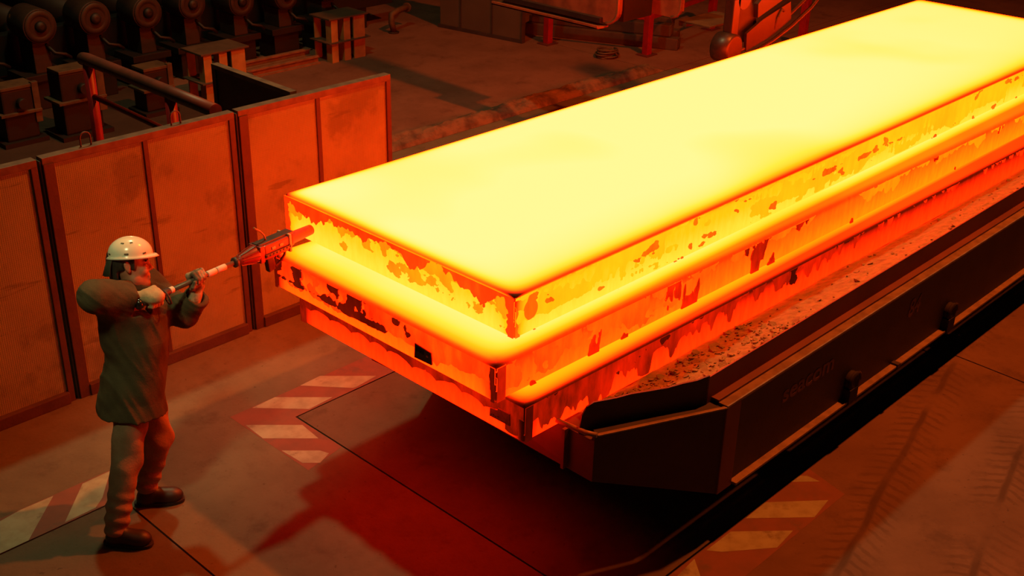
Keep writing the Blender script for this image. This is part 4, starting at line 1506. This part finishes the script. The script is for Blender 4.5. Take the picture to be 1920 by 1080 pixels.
# hand grip and knob at the rear end
MB().tube([tp_(0.062, 0, 0.020), tp_(0.060, -0.030, 0.018), tp_(0.066, -0.046, -0.015), tp_(0.078, -0.040, -0.052), tp_(0.085, -0.012, -0.070), tp_(0.085, 0.012, -0.050), tp_(0.08, 0.01, -0.02)], 0.0055, 8).build('guard_loop', MAT['tool_dark'], tool)
MB().lathe(tp_(-0.080, 0, 0.0), -vT, [(0, 0.020), (0.004, 0.028), (0.018, 0.031), (0.030, 0.026), (0.036, 0.012)], 18).build('end_cap', MAT['knob'], tool)

# ---------------------------------------------------------------- gloved hands closed on the tool


def glove(name, mat, O, A, E, wrist, palm_ang, f0, f1, rows, r_cyl, thumb, label, rf=0.0115, flip=1):
    """a hand closed round a bar: A = bar axis, E = (e1, e2) across it; angles run from e1 to e2.
    palm_ang: where the palm lies; fingers sweep from f0 to f1; rows: finger positions along the axis, index first"""
    A, e1, e2 = [np.array(q, float) for q in (A, E[0], E[1])]
    O = np.array(O, float)
    P = lambda s, ang, r: O + A * s + (e1 * math.cos(ang) + e2 * math.sin(ang)) * r
    fd = Field(np.minimum(O, wrist) - 0.13, np.maximum(O, wrist) + 0.13, 0.0030)
    mid = sum(rows) / 4
    n = e1 * math.cos(palm_ang) + e2 * math.sin(palm_ang)
    t = np.cross(A, n)
    R = np.stack([A, t, n], -1)
    pr = r_cyl + 0.016
    fd.rbox(O + A * mid + n * pr, R, (0.043, 0.040, 0.0165), 0.014, 0.012)
    fd.rbox(O + A * mid + n * pr - t * math.copysign(0.028, f1 - f0) + A * (-mid * 0.2), R, (0.036, 0.032, 0.017), 0.014, 0.02)
    lens = [0.92, 1.0, 0.95, 0.80]
    for s, ln in zip(rows, lens):
        rr = r_cyl + rf
        span = (f1 - f0) * ln
        angs = [f0 + span * q for q in (0.0, 0.40, 0.72, 1.0)]
        rad = [rr + 0.010, rr + 0.010, rr + 0.003, rr]
        pts = [P(s + (mid - s) * 0.10 * q, a, r) for q, (a, r) in enumerate(zip(angs, rad))]
        rs = [rf + 0.0015, rf + 0.001, rf, rf - 0.0015]
        for q in range(3):
            fd.cone(pts[q], pts[q + 1], rs[q], rs[q + 1], 0.005)
        fd.ell(pts[0], np.eye(3), (rf + 0.004,) * 3, 0.008)     # knuckle
        fd.cone(pts[0], O + A * (mid + (s - mid) * 0.85) + n * (pr + 0.004), rf + 0.002, rf + 0.002, 0.012)
    q = [np.array(x) for x in thumb]
    fd.cone(q[0], q[1], 0.017, 0.0145, 0.014)
    fd.cone(q[1], q[2], 0.0145, 0.0125, 0.006)
    fd.cone(q[2], q[3], 0.0125, 0.0105, 0.006)
    heel = O + A * mid * 0.8 + n * pr - t * math.copysign(0.045, f1 - f0)
    w = np.array(wrist)
    fd.cone(heel, w, 0.029, 0.030, 0.025)
    dw = (w - heel) / np.linalg.norm(w - heel)
    fd.cone(w, w + dw * 0.04, 0.034, 0.036, 0.012)
    o = put(fd, name, mat)
    return tag(o, label)


# right hand: laid over the rear sleeve from the near side, fingers curling underneath
Og = TR + TD * -0.012
g1, g2 = -TS, TU
PR = lambda s, ang, r: Og + TD * s + (g1 * math.cos(ang) + g2 * math.sin(ang)) * r
glove('glove', MAT['glove'], Og, TD, (g1, g2), J['wrR'] + dR * 0.004, math.radians(72), math.radians(24), math.radians(-160), [0.034, 0.012, -0.011, -0.033], 0.022,
      [PR(0.006, math.radians(88), 0.044), PR(0.032, math.radians(110), 0.044), PR(0.050, math.radians(140), 0.038), PR(0.052, math.radians(180), 0.034)],
      'tan right glove, back of the hand towards the camera')
# left hand: palm under and behind the pole, fingers over the top
Ol = TR + TD * 0.298
e1 = TS.copy()               # far side
e2 = TU.copy()               # up
PL = lambda s, ang, r: Ol + TD * s + (e1 * math.cos(ang) + e2 * math.sin(ang)) * r
glove('glove', MAT['glove_dark'], Ol, TD, (e1, e2), J['wrL'], math.radians(-28), math.radians(28), math.radians(215), [-0.034, -0.011, 0.012, 0.034], 0.0175,
      [PL(-0.030, math.radians(-78), 0.044), PL(-0.050, math.radians(-92), 0.040), PL(-0.056, math.radians(-140), 0.034), PL(-0.048, math.radians(-185), 0.032)],
      'grimy left glove with dark fingers closed over the pole')

# ---------------------------------------------------------------- behind the screens: handrail, stands, motors
t = empty('handrail', (0.71, 3.62, 0), 'red handrail with brown top bar behind the left heat screens', 'handrail')
for yy in (0.58, 1.80):
    p = MB().cyl((0, yy, 0), (0, yy, 1.67), 0.043, 16).build('post', MAT['rail_red'], t)
    MB().cyl((0, yy, 0), (0, yy, 0.015), 0.09, 16).build('foot_plate', MAT['rail_brown'], p)
MB().tube([(0, -0.02, 1.70), (0, 0.6, 1.70), (0, 1.80, 1.70), (0, 1.88, 1.69)], 0.052, 14).build('top_bar', MAT['rail_brown'], t)
MB().tube([(0, 0.0, 1.36), (0, 0.6, 1.38), (0, 1.80, 1.40)], 0.024, 10).build('lower_bar', MAT['rail_brown'], t)


def stand(x, y, h, label):
    t = empty('support_stand', (x, y, 0), label, 'stand', 'ochre supports beyond the screens')
    MB().extrude([(-0.33, -0.22, h), (0.33, -0.22, h), (0.33, 0.22, h), (-0.33, 0.22, h)], (0, 0, 0.022)).build('cap_plate', MAT['stand_top'], t, 0.004)
    MB().box(0.09, 0.28, -0.20, -0.175, 0, h).build('web_plate', MAT['stand'], t, 0.003)
    MB().box(0.195, 0.215, -0.175, 0.18, 0, h).build('web_plate', MAT['stand'], t, 0.003)
    for x0 in (-0.29, -0.08):
        MB().box(x0, x0 + 0.11, -0.20, -0.18, 0, h).box(x0, x0 + 0.015, -0.18, -0.08, 0, h).build('channel_leg', MAT['stand'], t, 0.002)
        MB().box(x0, x0 + 0.11, 0.16, 0.18, 0, h).build('rear_leg', MAT['stand'], t, 0.002)
    MB().box(-0.35, 0.35, -0.24, 0.20, h * 0.46, h * 0.46 + 0.014).build('shelf_plate', MAT['stand_top'], t)
    return t


stand(6.17, 9.16, 0.575, 'ochre support stand at the far end of the two guide rails')
stand(3.87, 8.60, 0.62, 'ochre support stand just behind the dark side screen, nearest the handrail')
for y0, x0, x1, lb in ((9.13, 4.35, 5.76, 'nearer rust-red guide rail lying on the floor between the ochre stands'), (9.50, 4.4, 5.9, 'farther rust-red guide rail lying on the floor between the ochre stands')):
    t = empty('guide_rail', (x0, y0, 0), lb, 'rail', 'guide rails between the stands')
    MB().box(0, x1 - x0, -0.06, 0.06, 0.0, 0.018).build('foot_flange', MAT['guide'], t)
    MB().box(0, x1 - x0, -0.012, 0.012, 0.018, 0.075).build('web', MAT['guide'], t)
    MB().box(0, x1 - x0, -0.035, 0.035, 0.075, 0.10).build('rail_head', MAT['guide'], t, 0.004)

# drive motors; the dark roller table is added to blacken the bay behind
t = empty('roller_table', (4.0, 11.2, 0), 'added dark roller table frame blackening the bay behind the drive motors', 'machine')
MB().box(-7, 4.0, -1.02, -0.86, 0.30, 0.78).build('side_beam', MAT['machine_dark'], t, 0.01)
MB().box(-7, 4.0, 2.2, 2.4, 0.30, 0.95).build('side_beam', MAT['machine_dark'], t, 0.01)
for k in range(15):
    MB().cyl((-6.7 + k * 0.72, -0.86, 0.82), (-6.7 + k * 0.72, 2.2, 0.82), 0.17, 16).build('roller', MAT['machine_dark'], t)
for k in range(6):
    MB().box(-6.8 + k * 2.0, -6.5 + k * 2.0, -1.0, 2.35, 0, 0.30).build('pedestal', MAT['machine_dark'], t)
ORD = ['first', 'second', 'third', 'fourth', 'fifth', 'sixth', 'seventh', 'eighth']


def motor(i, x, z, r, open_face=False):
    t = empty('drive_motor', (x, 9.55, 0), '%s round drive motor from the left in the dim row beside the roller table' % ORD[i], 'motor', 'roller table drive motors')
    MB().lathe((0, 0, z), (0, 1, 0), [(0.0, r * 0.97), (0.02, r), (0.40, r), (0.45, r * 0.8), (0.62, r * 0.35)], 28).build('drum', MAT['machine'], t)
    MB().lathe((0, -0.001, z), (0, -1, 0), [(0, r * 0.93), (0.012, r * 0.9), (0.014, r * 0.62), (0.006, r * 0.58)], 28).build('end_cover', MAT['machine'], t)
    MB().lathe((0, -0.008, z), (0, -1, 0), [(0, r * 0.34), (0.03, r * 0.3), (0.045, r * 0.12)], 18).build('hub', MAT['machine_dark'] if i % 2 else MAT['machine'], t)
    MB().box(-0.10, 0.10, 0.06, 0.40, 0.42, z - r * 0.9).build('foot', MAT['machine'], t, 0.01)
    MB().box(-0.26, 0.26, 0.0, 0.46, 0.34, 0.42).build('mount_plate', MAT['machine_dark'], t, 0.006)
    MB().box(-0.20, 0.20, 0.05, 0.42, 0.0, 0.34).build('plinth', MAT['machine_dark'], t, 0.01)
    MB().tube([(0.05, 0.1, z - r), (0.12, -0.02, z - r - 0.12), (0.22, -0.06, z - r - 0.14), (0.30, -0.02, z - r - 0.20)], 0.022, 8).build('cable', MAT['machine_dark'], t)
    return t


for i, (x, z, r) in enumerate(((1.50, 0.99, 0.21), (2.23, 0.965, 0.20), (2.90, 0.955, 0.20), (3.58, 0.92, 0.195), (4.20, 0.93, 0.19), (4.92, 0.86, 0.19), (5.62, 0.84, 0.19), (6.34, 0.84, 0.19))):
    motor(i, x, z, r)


def gearbox(x, y, z, s, label):
    t = empty('gearbox', (x, y, 0), label, 'gearbox')
    MB().box(-0.20 * s, 0.20 * s, -0.14, 0.14, 0.05, z).build('housing', MAT['machine_dark'], t, 0.02)
    MB().box(-0.25 * s, 0.25 * s, -0.18, 0.18, z * 0.55, z * 0.55 + 0.03).build('flange', MAT['machine_pale'], t, 0.004)
    MB().box(-0.20 * s, 0.22 * s, -0.15, 0.12, z, z + 0.035).build('lid', MAT['machine_pale'], t, 0.006)
    MB().box(0.17 * s, 0.25 * s, -0.16, -0.10, z * 0.35, z + 0.05).build('bracket', MAT['machine_pale'], t, 0.006)
    MB().cyl((0.02, -0.14, z * 0.75), (0.02, -0.22, z * 0.75), 0.055, 14).build('shaft_end', MAT['machine_dark'], t)
    MB().box(-0.27 * s, 0.27 * s, -0.2, 0.2, 0, 0.05).build('base', MAT['machine_dark'], t)


gearbox(2.05, 8.55, 0.72, 1.1, 'dusty gearbox with pale bracket left of the red handrail post, far left')
gearbox(1.45, 8.75, 0.60, 0.9, 'smaller dusty gearbox beside the left picture edge')
gearbox(3.05, 8.70, 0.52, 0.8, 'low dusty gearbox in the dark between handrail and first ochre stand')

t = empty('pipe_elbow', (7.62, 9.72, 0), 'pale bent pipe stub on the floor before the grey partition', 'pipe')
MB().tube([(0.35, 0.10, 0.30), (0.10, 0.02, 0.30), (-0.06, -0.02, 0.27), (-0.07, -0.03, 0.16), (-0.03, -0.03, 0.02)], 0.045, 12).build('bend', MAT['machine_pale'], t)
MB().lathe((0.33, 0.09, 0.30), (0.94, 0.35, 0), [(0, 0.07), (0.03, 0.07)], 14).build('flange', MAT['machine_pale'], t)
MB().cyl((-0.03, -0.03, 0.0), (-0.03, -0.03, 0.02), 0.08, 14).build('foot', MAT['machine'], t)

# grey partition
ang = math.atan2(7.97 - 9.513, 8.593 - 8.365)
t = empty('steel_partition', (8.365, 9.513, 0), 'grey three-panel steel partition standing at the back by the red railing', 'partition', rz=ang)
x = 0.0
for wd in (0.40, 0.575, 0.53):
    MB().box(x + 0.012, x + wd - 0.012, -0.02, 0.02, 0.05, 2.3).build('panel', MAT['cabinet'], t, 0.004)
    MB().box(x + wd - 0.012, x + wd + 0.012, -0.03, 0.05, 0.0, 2.32).build('post', MAT['cabinet_dark'], t)
    x += wd
MB().box(-0.02, x + 0.02, -0.035, 0.03, 0.0, 0.05).build('base_rail', MAT['cabinet_dark'], t)

# red railing round the billet store
t = empty('red_railing', (8.84, 7.76, 0), 'bright red railing with square posts in front of the stacked billets', 'railing')
d1, d2, d3 = (0, 0), (0.59, -1.34), (2.55, -1.05)
for (x, y) in (d1, d2, d3):
    MB().box(x - 0.05, x + 0.05, y - 0.05, y + 0.05, 0, 1.12).build('post', MAT['rail_red'], t, 0.008)
    MB().box(x - 0.12, x + 0.12, y - 0.10, y + 0.10, 0, 0.015).build('foot_plate', MAT['rail_brown'], t)
for a, b in ((d1, d2), (d2, d3)):
    for z in (0.52, 1.09):
        MB().bar((*a, z), (*b, z), 0.05, 0.06).build('rail', MAT['rail_red'], t, 0.006)
t = empty('red_post', (11.25, 5.05, 0), 'single red post standing behind the curved tong arm', 'post')
MB().box(-0.05, 0.05, -0.05, 0.05, 0, 1.0).build('shaft', MAT['rail_red'], t, 0.006)
MB().box(-0.12, 0.12, -0.12, 0.12, 0, 0.02).build('foot_plate', MAT['rail_brown'], t)

for k, (x, y, z, ln, lb) in enumerate(((9.55, 7.35, 0.0, 2.3, 'lowest dusty steel billet behind the red railing, nearest its posts'), (9.60, 7.40, 0.17, 2.1, 'dusty steel billet lying on the lowest one behind the red railing'),
                                       (9.95, 7.65, 0.0, 2.3, 'low dusty steel billet one row back behind the red railing'), (10.0, 7.62, 0.17, 2.0, 'upper dusty steel billet one row back behind the red railing'))):
    t = empty('steel_billet', (x, y, z), lb, 'billet', 'billets behind the railing', rz=-1.16)
    MB().box(-ln / 2, ln / 2, -0.085, 0.085, 0.0, 0.165).build('bar', MAT['timber'], t, 0.012)
    MB().box(ln / 2 - 0.001, ln / 2 + 0.006, -0.06, 0.06, 0.03, 0.14).build('end_face', MAT['machine_pale'], t)
t = empty('wire_coil', (8.92, 6.72, 0), 'pale coil of wire lying by the foot of the red railing', 'coil')
for k in range(5):
    MB().tube([(0.15 * math.cos(a) + 0.02 * math.sin(k * 2), 0.13 * math.sin(a) + 0.015 * math.cos(k * 3), 0.016 + 0.022 * k + 0.012 * math.sin(a + k)) for a in np.linspace(0, 2 * math.pi, 22)], 0.014, 6).build('turn', MAT['machine_pale'], t)

# slab tongs hanging beyond the stack
t = empty('lifting_tongs', (6.0, 5.95, 1.30), 'scuffed tong frame, slab glow in its orange colour, hanging at the top edge, above the red railing', 'crane tongs')
L_ = 1.70
prof = [(0, 0, 0), (0, -L_ + 0.15, 0.0)] + [(0, -L_ + 0.15 - 0.15 * math.sin(a), 0.15 - 0.15 * math.cos(a)) for a in np.linspace(0.25, math.pi / 2, 6)] + [(0, -L_, 0.9), (0, 0, 0.9)]
MB().extrude([(x, y, z + 0.05) for x, y, z in prof], (0.07, 0, 0)).build('face_plate', MAT['orange_lit'], t, 0.006)
MB().tube([(0.0, y, z + 0.05) for x, y, z in prof[1:-1]], 0.016, 8).build('rim', MAT['orange_lit'], t)
MB().box(-0.05, 0.03, -L_ + 0.20, -0.02, 0.045, 0.10).build('channel', MAT['tongs_dark'], t, 0.004)
MB().box(-0.14, 0.05, -L_ + 0.16, 0.02, 0.0, 0.018).build('bottom_flange', MAT['orange_lit'], t, 0.003)
MB().box(-0.14, -0.125, -L_ + 0.16, 0.02, 0.0, 0.04).build('flange_lip', MAT['orange_lit'], t, 0.003)
MB().extrude([(0.55, -1.55, 0.10), (0.55, -2.02, 0.10), (0.55, -2.10, 0.18), (0.55, -2.10, 0.9), (0.55, -1.55, 0.9)], (0.06, 0, 0)).build('rear_plate', MAT['orange_lit'], t, 0.006)
MB().tube([(0.55, -1.98, 0.10), (0.55, -2.06, 0.13), (0.55, -2.10, 0.20), (0.55, -2.10, 0.9)], 0.016, 8).build('rim', MAT['orange_lit'], t)
MB().box(0.07, 0.55, -1.72, -1.66, 0.08, 0.9).build('spacer', MAT['tongs_dark'], t)
MB().box(0.6, 1.3, -2.15, -2.05, 0.02, 0.06).box(0.6, 1.25, -2.45, -2.05, 0.06, 0.08).build('tie_plate', MAT['machine_pale'], t, 0.004)
MB().box(0.0, 0.30, -1.0, -0.7, 0.9, 3.6).build('hanger', MAT['tongs_dark'], t, 0.01)

t = empty('lifting_tongs', (6.15, 3.0, 1.20), 'curved tong arm with rounded pad hanging behind the far top slab edge', 'crane tongs')
MB().lathe((0.0, -0.12, 0.14), (0, 1, 0), [(0, 0.12), (0.012, 0.145), (0.20, 0.145), (0.215, 0.12)], 24).build('pad', MAT['tongs'], t)
for off, dz in ((0.0, 0.0), (0.07, 0.05)):
    MB().tube([(0.05, -0.10 + off, 0.01 + dz), (0.35, -0.10 + off, 0.035 + dz), (0.70, -0.10 + off, 0.10 + dz * 1.3), (1.05, -0.10 + off, 0.20 + dz * 1.6), (1.40, -0.10 + off, 0.34 + dz * 1.8), (1.65, -0.10 + off, 0.50 + dz * 2), (1.82, -0.10 + off, 0.75 + dz * 2)], 0.022, 8).build('curved_bar', MAT['tongs'], t)
MB().extrude([(0.30, -0.06, 0.06), (0.75, -0.06, 0.14), (1.10, -0.06, 0.26), (1.05, -0.06, 0.45), (0.55, -0.06, 0.34), (0.28, -0.06, 0.24)], (0, 0.03, 0)).build('lower_web', MAT['tongs'], t)
MB().extrude([(0.12, 0.02, 0.20), (0.45, 0.02, 0.10), (0.62, 0.02, 0.20), (0.42, 0.02, 0.55), (0.20, 0.02, 0.62)], (0, 0.04, 0)).build('dark_web', MAT['tongs_dark'], t)
MB().extrude([(0.50, -0.03, 0.36), (0.95, -0.03, 0.48), (1.22, -0.03, 0.62), (1.18, -0.03, 0.78), (0.80, -0.03, 0.72), (0.48, -0.03, 0.50)], (0, 0.05, 0)).build('upper_web', MAT['tongs'], t)
MB().extrude([(0.30, 0.05, 0.45), (0.42, 0.05, 0.42), (1.20, 0.05, 1.25), (1.02, 0.05, 1.30)], (0, 0.05, 0)).build('lever', MAT['tongs_dark'], t)
MB().box(0.02, 0.14, -0.05, 0.06, 0.24, 0.62).build('pad_post', MAT['tongs'], t, 0.015)
MB().lathe((0.20, -0.05, 0.60), (0, 1, 0), [(0, 0.11), (0.08, 0.11)], 20).build('pivot', MAT['tongs'], t)
MB().tube([(0.80, -0.05, 0.20), (0.82, -0.07, 0.32), (0.88, -0.07, 0.40), (0.93, -0.06, 0.37)], 0.014, 8).build('hook', MAT['machine_pale'], t)
MB().box(0.60, 0.66, -0.12, -0.08, -0.06, 0.06).build('stop_lug', MAT['machine_pale'], t)
MB().box(1.0, 1.25, 0.04, 0.2, 1.2, 3.8).build('hanger', MAT['tongs_dark'], t, 0.01)

# hall wall far behind
o = MB().box(-9, 24, 16.0, 16.3, 0, 7).build('wall_back', MAT['machine_dark'])
tag(o, kind='structure')
